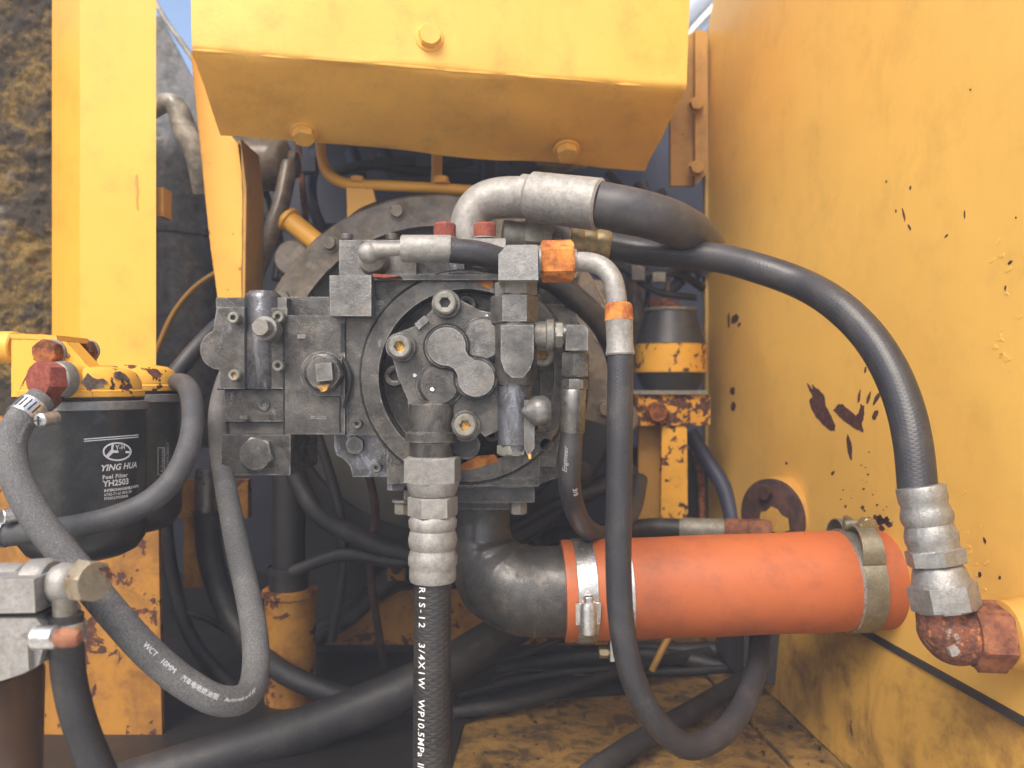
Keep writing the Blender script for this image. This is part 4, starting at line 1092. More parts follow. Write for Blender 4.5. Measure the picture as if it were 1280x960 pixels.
for x, y, so in ((556, 378, 'black_recess'), (499, 433, 'rust_gold'), (581, 532, 'rust_gold'), (678, 444, 'rust_gold')):
    if x < 650:
        cap_screw(gp, x, y, .588, 14.5, .0125, 'zinc_dirty', so, True, 'cast')
cap_screw(gp, 678, 444, .612, 14.5, .030, 'zinc_dirty', 'rust_gold', True, 'cast')
# outlet at the bottom
s = S(.60); bm = BM(); lathe(bm, P(540, 500, .612), -Z, [(0, 20 * s), (.003, 30 * s), (40 * s, 30 * s), (41 * s, 34 * s), (52 * s, 34 * s), (54 * s, 29 * s), (72 * s, 28 * s)], 40); obj('outlet_neck', bm, 'cast', gp)
bm = BM(); prism(bm, circ(583, 557, 17, 0, 360, 22)[:-1], .622, .640); obj('lower_ear', bm, 'cast_dark', gp, bevel=.001)
# small white paint flecks
for x, y, r in ((540, 487, 3), (518, 469, 3.4), (514, 444, 2.6), (608, 397, 4)):
    bm = BM(); solid(bm, [P(x + r * random.uniform(.5, 1.2) * math.cos(k), y + r * random.uniform(.5, 1.2) * math.sin(k), .5972 if x == 540 else .6055) for k in (0, .9, 1.9, 2.9, 3.9, 5.1)], Vector((0, .0006, 0))); obj('paint_fleck', bm, 'white_sheet', gp)

# delivery hose 3/4 down from the gear pump
dh = thing('delivery_hose', 'black ribbed hose with white lettering and crimped pale fitting below the gear pump', 'hose', P(540, 960, .575))
s = S(.60); o = P(541, 571, .606)
bm = BM(); hexa(bm, o, -Z, 32 * s, 37 * s, ch=.001, rot=.15); obj('swivel_nut', bm, 'zinc_pale', dh, angle=25)
bm = BM(); lathe(bm, o - Z * (31 * s), -Z, [(0, 34 * s), (4 * s, 33 * s), (14 * s, 30 * s), (17 * s, 28 * s)], 32); obj('nut_skirt', bm, 'zinc_pale', dh)
bm = BM(); hexa(bm, o - Z * (49 * s), -Z, 26 * s, 31.5 * s, ch=.0012, rot=.35); obj('hex_collar', bm, 'zinc_pale', dh, angle=25)
bm = BM(); pr = [(74, 27), (77, 29), (80, 30.5), (88, 30), (92, 28), (96, 29.5), (104, 31), (112, 30), (116, 28), (120, 29), (126, 31), (134, 31), (139, 29), (143, 29.5), (153, 29.5), (156, 28.5), (157, 25)]
lathe(bm, o, -Z, [(t * s, r * s) for t, r in pr], 80, .2, crimp); obj('crimp_ferrule', bm, 'zinc_pale', dh)
bm = BM(); rh = 23.5 * s
path, ln = tube(bm, [P(541, 722, .606), P(540.5, 800, .604), P(540, 880, .602), P(539, 985, .600)], rh, 28, 16)
h = obj('hose', bm, 'rubber_braid', dh)
L0 = lambda ypx: (ypx - 722) * S(.604)
for tx, y0, sp in (("R1S-12", 729, 1.42), ("3/4X1W", 797, 1.32), ("WP10.5MPa", 865, 1.12), ("II", 941, 1.0), ("SAE", 952, 1.2)):
    text_on_tube(tx, path, ln, rh, L0(y0), 13.0 * S(.585), 'ink', h, off=-.0112, bold=.00012, space=sp)

# ================================================================ relief valve column
rv = thing('relief_valve', 'tall grey valve column standing against the gear pump', 'valve', P(645, 568, .60))
D0 = .580; s = S(D0)
bm = BM(); hexa(bm, P(645, 353, .596), -Z, 17 * s, 27 * s, ch=.0008, rot=math.pi / 2); obj('lock_nut', bm, 'zinc_dirty', rv, angle=25)
bm = BM(); hexa(bm, P(643, 370, .598), -Z, 36 * s, 30.5 * s, ch=.001, rot=math.pi / 2); obj('hex_cap', bm, 'cast_pale', rv, angle=25)
bm = BM(); lathe(bm, P(645, 405, .598), -Z, [(0, 26 * s), (1 * s, 27 * s), (66 * s, 27 * s), (78 * s, 22 * s)], 40); obj('upper_barrel', bm, 'cast', rv)
bm = BM(); prism(bm, [(626, 406), (667, 406), (667, 448), (662, 462), (654, 472), (640, 472), (631, 464), (626, 450)], .577, .596); obj('flat_face', bm, 'cast_pale', rv, bevel=.0012)
bm = BM(); lathe(bm, P(643, 470, .603), -Z, [(0, 20 * s), (2 * s, 22 * s), (88 * s, 22 * s), (90 * s, 20 * s), (98 * s, 19 * s)], 40); obj('lower_barrel', bm, 'cast_wet', rv)
bm = BM(); prism(bm, [(655, 500), (668, 500), (668, 560), (660, 570), (655, 560)], .592, .64); obj('cast_rib', bm, 'steel', rv, bevel=.001)
bm = BM(); hexa(bm, P(641, 555, .603), -Z, 14 * s, 21 * s, rot=.3); obj('end_plug', bm, 'zinc_dirty', rv, angle=25)
bm = BM(); lathe(bm, P(651, 514, .586), Vector((1, .3, 0)), [(0, 0), (1.5 * s, 3 * s), (14 * s, 16 * s), (18 * s, 19 * s), (30 * s, 20 * s), (34 * s, 18 * s)], 30); obj('cone_plug', bm, 'cast_pale', rv)
bm = BM(); lathe(bm, P(672, 520, .61), X, [(0, 22 * s), (14 * s, 22 * s), (17 * s, 20 * s)], 30); obj('side_boss', bm, 'steel', rv)
bm = BM(); lathe(bm, P(660, 418, .60), X, [(0, 17 * s), (22 * s, 17 * s), (24 * s, 20 * s), (32 * s, 20 * s), (34 * s, 17 * s)], 30); obj('side_port', bm, 'zinc_dirty', rv)
bm = BM(); hexa(bm, P(693, 418, .60), X, 11 * s, 18 * s, rot=.2); obj('port_nut', bm, 'zinc_dirty', rv, angle=25)
bm = BM(); prism(bm, [(660, 568), (664, 567), (664, 573), (661, 574)], .591, .60); obj('rust_drip', bm, 'rust_gold', rv)

# small drain hose right of the valve
sd = thing('drain_hose', 'short black hose with grey elbow beside the valve column', 'hose', P(715, 670, .66))
d = .60; s = S(d)
bm = BM(); tube(bm, [P(703, 418, d), P(712, 418, d), P(718, 420, d), P(720, 428, d), P(720, 442, d)], 13 * s, 18, 6, 1); obj('elbow', bm, 'steel', sd)
bm = BM(); prism(bm, [(708, 406), (730, 406), (735, 411), (735, 438), (707, 438)], .584, .612); obj('elbow_body', bm, 'steel', sd, bevel=.0018)
bm = BM(); hexa(bm, P(720, 441, d), Vector((-.02, 0, -1)), 30 * s, 18.5 * s, rot=.2); obj('hex_nut', bm, 'steel', sd, angle=25)
bm = BM(); hexa(bm, P(718.5, 474, d), Vector((-.02, 0, -1)), 13 * s, 17 * s, rot=.5); obj('hex_collar', bm, 'steel', sd, angle=25)
bm = BM(); lathe(bm, P(717, 487, d), Vector((-.04, 0, -1)), [(0, 15 * s), (2 * s, 16 * s), (52 * s, 16 * s), (54 * s, 15 * s)], 30); obj('ferrule', bm, 'steel', sd)
bm = BM(); path, ln = tube(bm, [P(715, 538, d), P(713, 570, d), P(712, 605, .605), P(718, 635, .625), P(732, 660, .665), P(760, 668, .73), P(790, 640, .80), P(800, 600, .86)], 14.2 * s, 22, 10); h = obj('hose', bm, 'rubber', sd)
text_on_tube("Engineer", path, ln, 14.2 * s, .031, 8.5 * s, 'ink_grey', h, off=.0022, flip=True, shear=.3)
text_on_tube("3/8", path, ln, 14.2 * s, .042, 8.5 * s, 'ink', h, off=.0022)

# elbow with orange rusted nut, and the long pilot hose loop
ph = thing('pilot_hose', 'black hose with rust orange nut looping down past the orange hose', 'hose', P(860, 945, .62))
d = .585; s = S(d)
bm = BM(); prism(bm, [(634, 306), (672, 306), (673, 350), (623, 350), (623, 318)], .566, .612); obj('elbow_block', bm, 'zinc', ph, bevel=.003, segs=3)
bm = BM(); cyl(bm, P(672, 327, .589), X, 6 * s, 20 * s, .0006); obj('elbow_neck', bm, 'zinc', ph)
bm = BM(); hexa(bm, P(676, 327, .589), Vector((1, .0, .02)), 41 * s, 26.5 * s, ch=.002, rot=math.pi / 2 + .1); obj('swivel_nut', bm, 'rust_orange', ph, angle=25)
bm = BM(); lathe(bm, P(716, 326, .589), X, [(0, 13 * s), (1.5 * s, 15 * s), (4 * s, 15 * s), (6 * s, 12 * s)], 28); obj('pipe_bead', bm, 'zinc', ph)
bm = BM(); tube(bm, [P(720, 327, .588), P(738, 328, .583), P(755, 335, .577), P(766, 350, .572), P(770, 368, .570), P(772, 388, .569)], 12.3 * s, 24, 10); obj('bent_pipe', bm, 'zinc_pale', ph)
s = S(.568); ax = P(775.5, 443, .566) - P(773, 380, .568)
bm = BM(); lathe(bm, P(773, 379, .568), ax, [(0, 14 * s), (3 * s, 17 * s), (22 * s, 18 * s)], 30); obj('ferrule_collar', bm, 'rust_orange', ph)
bm = BM(); lathe(bm, P(773.8, 400, .567), ax, [(0, 17.5 * s), (2 * s, 17 * s), (30 * s, 16.5 * s), (38 * s, 17.5 * s), (42 * s, 18.5 * s), (44 * s, 17.5 * s)], 80, .3, crimp); obj('ferrule', bm, 'zinc_pale', ph)
bm = BM(); tube(bm, [P(775.5, 441, .566), P(775, 520, .562), P(774, 620, .560), P(773, 700, .560), P(777, 780, .562), P(792, 850, .566), P(822, 905, .575), P(862, 934, .592), P(905, 915, .62), P(935, 870, .66), P(948, 820, .70), P(950, 770, .74), P(945, 720, .80)], 16.2 * s, 24, 12); obj('hose', bm, 'rubber', ph)

# upper thin hose with pale ferrule
uh = thing('control_hose', 'thin control hose with pale ferrule lying along the top of the pump', 'hose', P(540, 330, .63))
d = .628; s = S(d)
bm = BM(); lathe(bm, P(463, 322, d), Y, [(0, 10 * s), (.003, 17 * s), (.012, 19 * s), (.021, 20 * s)], 28); obj('banjo', bm, 'zinc_dirty', uh)
bm = BM(); ball(bm, P(461, 316, d - .004), 13.5 * s); obj('banjo_cap', bm, 'zinc_pale', uh)
bm = BM(); tube(bm, [P(462, 313, d - .004), P(482, 312, d - .005), P(505, 311, d - .006)], [10 * s, 9 * s, 8 * s], 20, 6); obj('pipe', bm, 'zinc_pale', uh)
bm = BM(); lathe(bm, P(502, 311, d - .006), Vector((1, 0, .0)), [(0, 16 * s), (1.5 * s, 17 * s), (60 * s, 17 * s), (62 * s, 16 * s)], 32); obj('ferrule', bm, 'zinc_pale', uh)
bm = BM(); tube(bm, [P(562, 313, d - .006), P(600, 317, d - .002), P(640, 330, d + .008), P(690, 350, .645), P(722, 375, .655), P(752, 405, .675), P(772, 450, .70), P(775, 520, .74), P(770, 600, .78)], 15.5 * s, 24, 10); obj('hose', bm, 'rubber', uh)

# ================================================================ big delivery pipe on top
dp = thing('main_pressure_hose', 'thick black hose with large pale bent pipe flanged on top of the pump', 'hose', P(600, 344, .70))
d = .685; s = S(d)
bm = BM(); prism(bm, circ(556, 312, 38, 180, 90, 1)[:0] + [(520, 298), (632, 298), (632, 312), (520, 312)], .655, .735); obj('split_flange', bm, 'zinc_pale', dp, bevel=.002)
bm = BM(); cyl(bm, P(606, 344, .70), Z, 34 * s, 34 * s, .002, 32); obj('flange_neck', bm, 'steel', dp)
for x in (556, 606):
    bm = BM(); cyl(bm, P(x, 298.5, .668), Z, 19 * S(.668), 14 * S(.668), .0014, 28); sc_ = obj('cap_screw', bm, 'rust_red', dp)
    bm = BM(); cyl(bm, P(x, 299.6, .668), Z, 2 * S(.668), 17 * S(.668), .0004, 28); obj('washer', bm, 'zinc', sc_)
bm = BM(); tube(bm, [P(584, 306, .70), P(585, 285, .70), P(591, 265, .70), P(606, 252, .70), P(630, 247, .698), P(664, 247, .695)], [23 * s, 23 * s, 23.5 * s, 25 * s, 26 * s, 26 * s], 32, 10); obj('bent_pipe', bm, 'zinc_pale', dp)
a0, a1 = P(664, 246, .69), P(751, 256, .665)
ax = (a1 - a0); L = ax.length
bm = BM(); lathe(bm, a0, ax, [(-.003, .018), (0, .0205), (.0015, .0222), (L - .002, .0225), (L, .0205)], 40); obj('ferrule', bm, 'zinc_pale', dp)
bm = BM(); lathe(bm, a0 - ax.normalized() * .010, ax, [(0, .0178), (.001, .0192), (.006, .0192), (.008, .0185)], 32); obj('pipe_bead', bm, 'zinc_pale', dp)
bm = BM(); tube(bm, [a1 - ax * .05, P(790, 264, .663), P(830, 275, .67), P(858, 287, .69), P(878, 303, .735), P(887, 317, .81), P(882, 324, .92), P(868, 326, 1.02), P(850, 328, 1.1)], [.0200, .0200, .0198, .0192, .0185, .018, .017, .016, .016], 30, 12); obj('hose', bm, 'rubber_big', dp)

# second line: arched hose to the rusty elbow on the panel
ah = thing('arched_hose', 'long arched black hose running from the pump to the rusty elbow on the panel', 'hose', P(1190, 830, .55))
d = .72; s = S(d); ax = P(762, 306, .725) - P(640, 293, .715); ax.normalize(); o = P(628, 293, .715)
bm = BM(); cyl(bm, o, ax, 40 * s, 18 * s, .001); obj('adapter', bm, 'zinc_dirty', ah)
bm = BM(); hexa(bm, o + ax * (26 * s), ax, 34 * s, 23 * s, rot=.4); obj('hex_nut', bm, 'zinc_dirty', ah, angle=25)
bm = BM(); hexa(bm, o + ax * (61 * s), ax, 22 * s, 22 * s, rot=.1); obj('hex_collar', bm, 'steel', ah, angle=25)
bm = BM(); lathe(bm, o + ax * (83 * s), ax, [(0, 17 * s), (3 * s, 19 * s), (14 * s, 19 * s), (18 * s, 17 * s), (23 * s, 19 * s), (30 * s, 19.5 * s), (34 * s, 17.5 * s), (39 * s, 19.5 * s), (50 * s, 19.5 * s), (52 * s, 18 * s)], 32); obj('ferrule', bm, 'zinc_brass', ah)
e = o + ax * (131 * s)
bm = BM(); tube(bm, [e, P(800, 314, .72), P(850, 318, .70), P(900, 323, .68), P(950, 336, .655), P(1000, 354, .635), P(1046, 381, .60), P(1085, 419, .578), P(1113, 463, .56), P(1132, 512, .546), P(1142, 560, .536), P(1147, 612, .529)], .0128, 30, 12); obj('hose', bm, 'rubber', ah)
d = .524; s = S(d); f0, f1 = P(1150, 607, .528), P(1168, 690, .522); ax = (f1 - f0); L = ax.length; ax.normalize()
bm = BM(); k = L / 82
lathe(bm, f0, ax, [(t * k, r * s) for t, r in ((0, 25), (1, 28), (3, 29), (18, 29), (24, 27), (30, 29), (37, 31), (44, 30), (49, 27.5), (54, 29), (60, 31), (68, 31), (74, 29.5), (80, 30), (82, 28))], 80, .1, crimp); obj('crimp_ferrule', bm, 'zinc', ah)
bm = BM(); hexa(bm, f1 - ax * (4 * s), ax, 20 * s, 35 * s, ch=.001, rot=.5); obj('hex_collar', bm, 'zinc', ah, angle=25)
o = f1 + ax * (17 * s)
bm = BM(); lathe(bm, o, ax, [(0, 27 * s), (3 * s, 29 * s), (8 * s, 31 * s), (24 * s, 35 * s)], 32); obj('nut_skirt', bm, 'zinc', ah)
bm = BM(); hexa(bm, o + ax * (20 * s), ax, 34 * s, 40 * s, ch=.0018, rot=.1); obj('swivel_nut', bm, 'zinc', ah, angle=25)
bm = BM(); tube(bm, [P(1176, 756, .520), P(1178, 772, .520), P(1182, 786, .519), P(1193, 795, .518), P(1208, 795, .516), P(1222, 794, .514)], [29 * s, 30 * s, 33 * s, 35 * s, 33 * s, 32 * s], 28, 8, 2); obj('elbow', bm, 'rust_patch', ah)
bm = BM(); hexa(bm, P(1212, 794, .515), Vector((1, -.12, .0)), 40 * s, 43 * s, ch=.0025, rot=.2); obj('hex_base', bm, 'rust_brown', ah, angle=25)
bm = BM(); prism(bm, [(1187, 812), (1196, 808), (1201, 815), (1196, 820), (1190, 821)], .4855, .489); obj('weld_dab', bm, 'zinc_pale', ah, bevel=.0006)
wb = thing('weld_boss', 'round dusty yellow weld boss where the rusty elbow enters the panel', 'boss', P(1275, 800, .52))
o = P(1251, 793, .511); bm = BM(); lathe(bm, o, Vector((1, .0, 0)), [(0, 34 * s), (2 * s, 40 * s), (20 * s, 43 * s), (50 * s, 46 * s), (70 * s, 50 * s)], 36); obj('boss', bm, 'yellow_dull', wb)

# ================================================================ suction elbow and orange hose
se = thing('suction_elbow', 'black scuffed cast elbow under the pump leading into the orange hose', 'elbow', P(620, 790, .68))
d = .69; s = S(d)
bm = BM(); tube(bm, [P(600, 624, .705), P(600, 650, .705), P(601, 676, .702), P(607, 698, .698), P(624, 722, .692), P(652, 737, .686), P(684, 739, .682), P(716, 738, .68)], [38 * s, 38 * s, 40 * s, 47 * s, 54 * s, 55 * s, 55 * s, 55 * s], 40, 10); obj('elbow_body', bm, 'elbow_black', se)
bm = BM(); torus(bm, P(601, 683, .70), Vector((.18, 0, -1)), 34 * s, 1.6 * s); obj('weld_ring', bm, 'cast_dark', se)
bm = BM(); torus(bm, P(668, 739, .684), Vector((1, 0, -.02)), 54 * s, 1.5 * s, 40); obj('weld_ring', bm, 'cast_pale', se)
bm = BM(); block(bm, 556, 628.4, 646, 637, .668, .75); obj('flange_foot', bm, 'cast_dark', se, bevel=.001)

oh = thing('suction_hose', 'thick orange silicone hose running from the black elbow to the panel', 'hose', P(920, 795, .68))
o0, o1 = P(703, 738, .68), P(1108, 723.5, .687)
ax = (o1 - o0); L = ax.length; axn = ax.normalized(); rr = .0436
bm = BM(); pr = [(0, .0392), (.0004, rr), (.004, rr + .0004)]
for i in range(1, 40):
    t = .004 + (L - .008) * i / 40
    sq_ = -.0011 * math.exp(-((t - .0225) / .009) ** 2) - .0012 * math.exp(-((t - .261) / .012) ** 2)
    pr.append((t, rr + .0002 + sq_ + .0003 * math.sin(t * 60)))
pr += [(L - .001, rr), (L, rr - .001)]
lathe(bm, o0, axn, pr, 64); obj('hose_wall', bm, 'orange', oh, angle=45)
bm = BM(); cyl(bm, o1 - axn * .004, axn, .06, .041, .001, 40); obj('pipe_stub', bm, 'black_steel', label='dark pipe stub on the panel inside the end of the orange hose', cat='pipe')

def worm_clamp(lab, t0, w, bandmat, scr_ang, name='worm_clamp'):
    c = thing(name, lab, 'clamp', o0 + axn * t0 - Z * rr)
    bm = BM(); lathe(bm, o0 + axn * t0, axn, [(0, rr - .0018), (0, rr + .0004), (.0006, rr + .0010), (w - .0006, rr + .0010), (w, rr + .0004), (w, rr - .0018)], 64); obj('band', bm, bandmat, c)
    a = R(scr_ang)
    nrm = Vector((0, -math.cos(a), math.sin(a))); tan = Vector((0, math.sin(a), math.cos(a)))
    b = o0 + axn * (t0 + w / 2) + nrm * (rr + .0050)
    bm = BM(); lathe(bm, b - tan * .018, tan, [(0, .0045), (.002, .0072), (.024, .0072), (.028, .0052)], 24); obj('screw_housing', bm, 'bright' if bandmat == 'bright' else bandmat, c)
    bm = BM(); 
    q = [b - axn * .010 - tan * .010 - nrm * .003, b + axn * .010 - tan * .010 - nrm * .003, b + axn * .0105 + tan * .008 - nrm * .003, b - axn * .0105 + tan * .008 - nrm * .003]
    solid(bm, q, nrm * .0022); obj('saddle', bm, 'bright' if bandmat == 'bright' else bandmat, c, bevel=.0006)
    bm = BM(); hexa(bm, b + tan * .0085, tan, .0065, .0042); sc_ = obj('screw', bm, 'bright', c, angle=25)
    bm = BM(); p_ = b + tan * .0148; solid(bm, [p_ - axn * .0036 - nrm * .0006, p_ + axn * .0036 - nrm * .0006, p_ + axn * .0036 + nrm * .0006, p_ - axn * .0036 + nrm * .0006], tan * .0006); obj('slot', bm, 'black_recess', sc_)
    for k in range(7):
        th = a - R(28 + k * 5)
        nn = Vector((0, -math.cos(th), math.sin(th))); tt = Vector((0, math.sin(th), math.cos(th)))
        bm = BM(); p_ = o0 + axn * (t0 + w / 2) + nn * (rr + .0010)
        solid(bm, [p_ - axn * w * .28 - tt * .0007, p_ + axn * w * .28 - tt * .0010, p_ + axn * w * .28 + tt * .0004, p_ - axn * w * .28 + tt * .0007], nn * .0003); obj('thread_slot', bm, 'clamp_steel', c)
worm_clamp('bright steel worm clamp on the elbow end of the orange hose', .0095, .0175, 'bright', -8)
# second clamp, mostly behind the looping hose, its bolt hanging below
c2 = thing('bolt_clamp', 'bright steel clamp half hidden behind the looping black hose, bolt hanging below', 'clamp', o0 + axn * .047 - Z * rr)
bm = BM(); t0, w = .0385, .019
lathe(bm, o0 + axn * t0, axn, [(0, rr - .0018), (0, rr + .0004), (.0006, rr + .0011), (w - .0006, rr + .0011), (w, rr + .0004), (w, rr - .0018)], 64); obj('band', bm, 'bright', c2)
bm = BM(); b = o0 + axn * .044 + Vector((0, -.014, -rr - .006)); wbox(bm, b + Vector((-.004, -.006, -.008)), b + Vector((.002, .006, .012))); obj('ear', bm, 'bright', c2, bevel=.0008)
bm = BM(); wbox(bm, b + Vector((.006, -.006, -.008)), b + Vector((.010, .006, .012))); obj('ear', bm, 'bright', c2, bevel=.0008)
hex_bolt(c2, b + Vector((-.013, 0, -.002)), X, .0048, .008, 'zinc_brass')
bm = BM(); cyl(bm, b + Vector((-.006, 0, -.002)), X, .026, .0026, .0004, 14); obj('clamp_bolt', bm, 'zinc_brass', c2)
# T-bolt clamp near the panel
c3 = thing('bolt_clamp', 'tarnished steel T-bolt clamp on the panel end of the orange hose', 'clamp', o0 + axn * .26 - Z * rr)
bm = BM(); t0, w = .2495, .021
lathe(bm, o0 + axn * t0, axn, [(0, rr - .0018), (0, rr + .0006), (.0004, rr + .0016), (w - .0004, rr + .0016), (w, rr + .0006), (w, rr - .0018)], 64); obj('band', bm, 'clamp_steel', c3)
bm = BM(); lathe(bm, o0 + axn * (t0 - .0006), axn, [(0, rr - .001), (0, rr + .0006), (.0012, rr + .002), (.0018, rr + .001)], 64); obj('band_edge', bm, 'bright', c3)
def loop(th0, th1, lift, w0, w1):
    bm = BM(); seg = 10
    for side in (0,):
        A_ = []
        for k in range(seg + 1):
            th = R(th0 + (th1 - th0) * k / seg); nn = Vector((0, -math.cos(th), math.sin(th)))
            l = lift * math.sin(math.pi * k / seg) ** .7 if 0 < k < seg else 0
            ctr = o0 + axn * (t0 + w / 2) + nn * (rr + .0018 + l)
            hw = (w0 + (w1 - w0) * k / seg) / 2
            A_.append([bm.verts.new(ctr - axn * hw), bm.verts.new(ctr + axn * hw), bm.verts.new(ctr + axn * hw + nn * .0012), bm.verts.new(ctr - axn * hw + nn * .0012)])
        for a, b in zip(A_, A_[1:]):
            for q in range(4):
                bm.faces.new((a[q], a[(q + 1) % 4], b[(q + 1) % 4], b[q]))
        bm.faces.new(A_[0]); bm.faces.new(A_[-1][::-1])
    return bm
obj('loop', loop(30, 86, .010, .020, .012), 'clamp_steel', c3)
obj('loop', loop(98, 140, .010, .013, .02), 'clamp_steel', c3)
nn = Vector((0, -math.cos(R(84)), math.sin(R(84)))); b = o0 + axn * (t0 + w / 2) + nn * (rr + .0075)
tb = Vector((0, math.sin(R(84)), math.cos(R(84))))
bm = BM(); cyl(bm, b - tb * .012, tb, .032, .0030, .0004, 14); obj('t_bolt', bm, 'zinc_brass', c3)
hex_bolt(c3, b + axn * .004 - tb * .018 + Z * .002, tb, .0085, .007, 'zinc_brass', washer=.007, name='lock_nut')
bm = BM(); cyl(bm, b - axn * .0105, axn, .021, .0042, .0006, 16); obj('trunnion', bm, 'clamp_steel', c3)

# ================================================================ fuel filters at left
def fuel_filter(cx, ytop, ybot, d, r, label):
    f = thing('fuel_filter', label, 'filter', P(cx, ybot, d), group='fuel filters under the yellow head')
    c = P(cx, ytop, d); h = (ybot - ytop) * S(d)
    bm = BM(); lathe(bm, c - Z * .006, -Z, [(0, r - .001), (.0006, r), (h - .026, r), (h - .020, r - .0008), (h - .012, r - .006), (h - .008, r - .014), (h - .006, r - .022), (h - .006, 0)], 64)
    obj('can', bm, 'filter_black', f, angle=50)
    bm = BM(); lathe(bm, c, -Z, [(0, r - .002), (.0008, r + .0012), (.0062, r + .0014), (.0074, r - .001)], 64); obj('rolled_rim', bm, 'zinc', f)
    bm = BM(); cyl(bm, c + Z * .0023, -Z, .0022, r - .0015, .0003, 48); obj('gasket', bm, 'rubber_dark', f)
    return f, c
f1, c1_ = fuel_filter(104, 500, 697, .556, .0415, 'black fuel filter can printed in white, behind the cracked grey hose')
f2, c2_ = fuel_filter(160, 492, 664, .640, .0415, 'black fuel filter can with upright lettering, set back beside the other can')
rF = .0415
def zpix(y, d): return CAM.z - (y - 480) / F * d
dF = .556 - rF * .86          # depth of the printed strip
def T(body, x, y, size_px, bold=0, shear=0, space=1.0, mat='ink', name='printed_text'):
    # x, y: pixel of the lower left corner of the first letter on the can
    # solve the angle on the can for the pixel column
    best = min((abs(640 + F * (c1_.x + rF * math.sin(a)) / (c1_.y - rF * math.cos(a)) - x), a) for a in [R(k * .5) for k in range(-170, 171)])
    a = best[1]; dd = c1_.y - rF * math.cos(a)
    return text_on_can(body, c1_, rF, a, zpix(y, dd), size_px * S(dd), mat, f1, bold=bold * S(dd), shear=shear, space=space, name=name)
T("YING HUA", 125, 589, 10.8, .30, .25, 1.0)
T("Fuel Filter", 128, 599, 7.0, .20, 0, 1.12)
T("YH2503", 128.5, 608.3, 10.4, .28, 0, .98)
T("INTERCHANGEABLE WITH", 129.5, 615, 4.6, .14, 0, .9)
T("6732-71-6110/6120", 129.5, 620.2, 4.7, .06, 0, 1.0)
T("FF5052/P550048", 129.5, 625.2, 4.7, .06, 0, 1.0)
T("Y-H", 144, 562.0, 7.6, .22, 0, 1.05)
def can_strip(pts, mat='ink', name='logo_mark', parent=None):
    """flat figure on the can given as pixel polygons"""
    bm = BM()
    for poly in pts:
        vs_ = []
        for x, y in poly:
            a = min((abs(640 + F * (c1_.x + rF * math.sin(k)) / (c1_.y - rF * math.cos(k)) - x), k) for k in [R(q * .25) for q in range(-340, 341)])[1]
            dd = c1_.y - rF * math.cos(a)
            vs_.append(bm.verts.new(Vector((c1_.x + math.sin(a) * (rF + .0004), c1_.y - math.cos(a) * (rF + .0004), zpix(y, dd)))))
        bm.faces.new(vs_)
    return obj(name, bm, mat, parent or f1, recalc=False)
def ell_ring(cx, cy, a, b, t, n=40):
    q = []
    for k in range(n):
        t0, t1 = 2 * math.pi * k / n, 2 * math.pi * (k + 1) / n
        q.append([(cx + a * math.cos(t0), cy + b * math.sin(t0)), (cx + a * math.cos(t1), cy + b * math.sin(t1)), (cx + (a - t) * math.cos(t1), cy + (b - t) * math.sin(t1)), (cx + (a - t) * math.cos(t0), cy + (b - t) * math.sin(t0))])
    return q
can_strip(ell_ring(146, 564.5, 18, 11.8, 2.2) + [[(139, 555), (142.5, 554), (141, 562.5), (162, 564), (162, 566.5), (141, 566), (135, 572), (132, 569.5), (138.5, 562)]], name='logo_mark')
can_strip([[(105 + k * 7, 548.3 - k * .55), (112 + k * 7, 548.3 - (k + 1) * .55), (112 + k * 7, 549.6 - (k + 1) * .55), (105 + k * 7, 549.6 - k * .55)] for k in range(10)] + [[(105 + k * 7, 551 - k * .55), (112 + k * 7, 551 - (k + 1) * .55), (112 + k * 7, 552.2 - (k + 1) * .55), (105 + k * 7, 552.2 - k * .55)] for k in range(10)], name='printed_line')
def T2(body, x, y, size_px, bold=0, mat='ink_grey', space=1.0):
    a = min((abs(640 + F * (c2_.x + rF * math.sin(k)) / (c2_.y - rF * math.cos(k)) - x), k) for k in [R(q * .5) for q in range(-170, 171)])[1]
    dd = c2_.y - rF * math.cos(a)
    return text_on_can(body, c2_, rF, a, zpix(y, dd), size_px * S(dd), mat, f2, bold=bold * S(dd), vert=True, space=space)
T2("YING HUA", 181, 600, 9.0, .0, 'ink_grey', 1.05)
T2("Advanced", 205.0, 591, 8.2, .1, 'ink_grey', 1.0)
T2("HIGH EFFICIENCY", 210.5, 597, 5.6, .1, 'ink_grey', 1.0)
def frame2(x0, x1, y0, y1):
    bm = BM()
    def pt(x, y):
        a = min((abs(640 + F * (c2_.x + rF * math.sin(k)) / (c2_.y - rF * math.cos(k)) - x), k) for k in [R(q * .25) for q in range(-340, 341)])[1]
        dd = c2_.y - rF * math.cos(a)
        return Vector((c2_.x + math.sin(a) * (rF + .0004), c2_.y - math.cos(a) * (rF + .0004), zpix(y, dd)))
    t = 1.1
    for (a, b, c, d_) in ((x0, x1, y0, y0 + t), (x0, x1, y1 - t, y1), (x0, x0 + t, y0 + t, y1 - t), (x1 - t, x1, y0 + t, y1 - t)):
        bm.faces.new([bm.verts.new(pt(a, c)), bm.verts.new(pt(b, c)), bm.verts.new(pt(b, d_)), bm.verts.new(pt(a, d_))])
    obj('printed_frame', bm, 'ink_grey', f2, recalc=False)
frame2(196.5, 206, 559, 594)

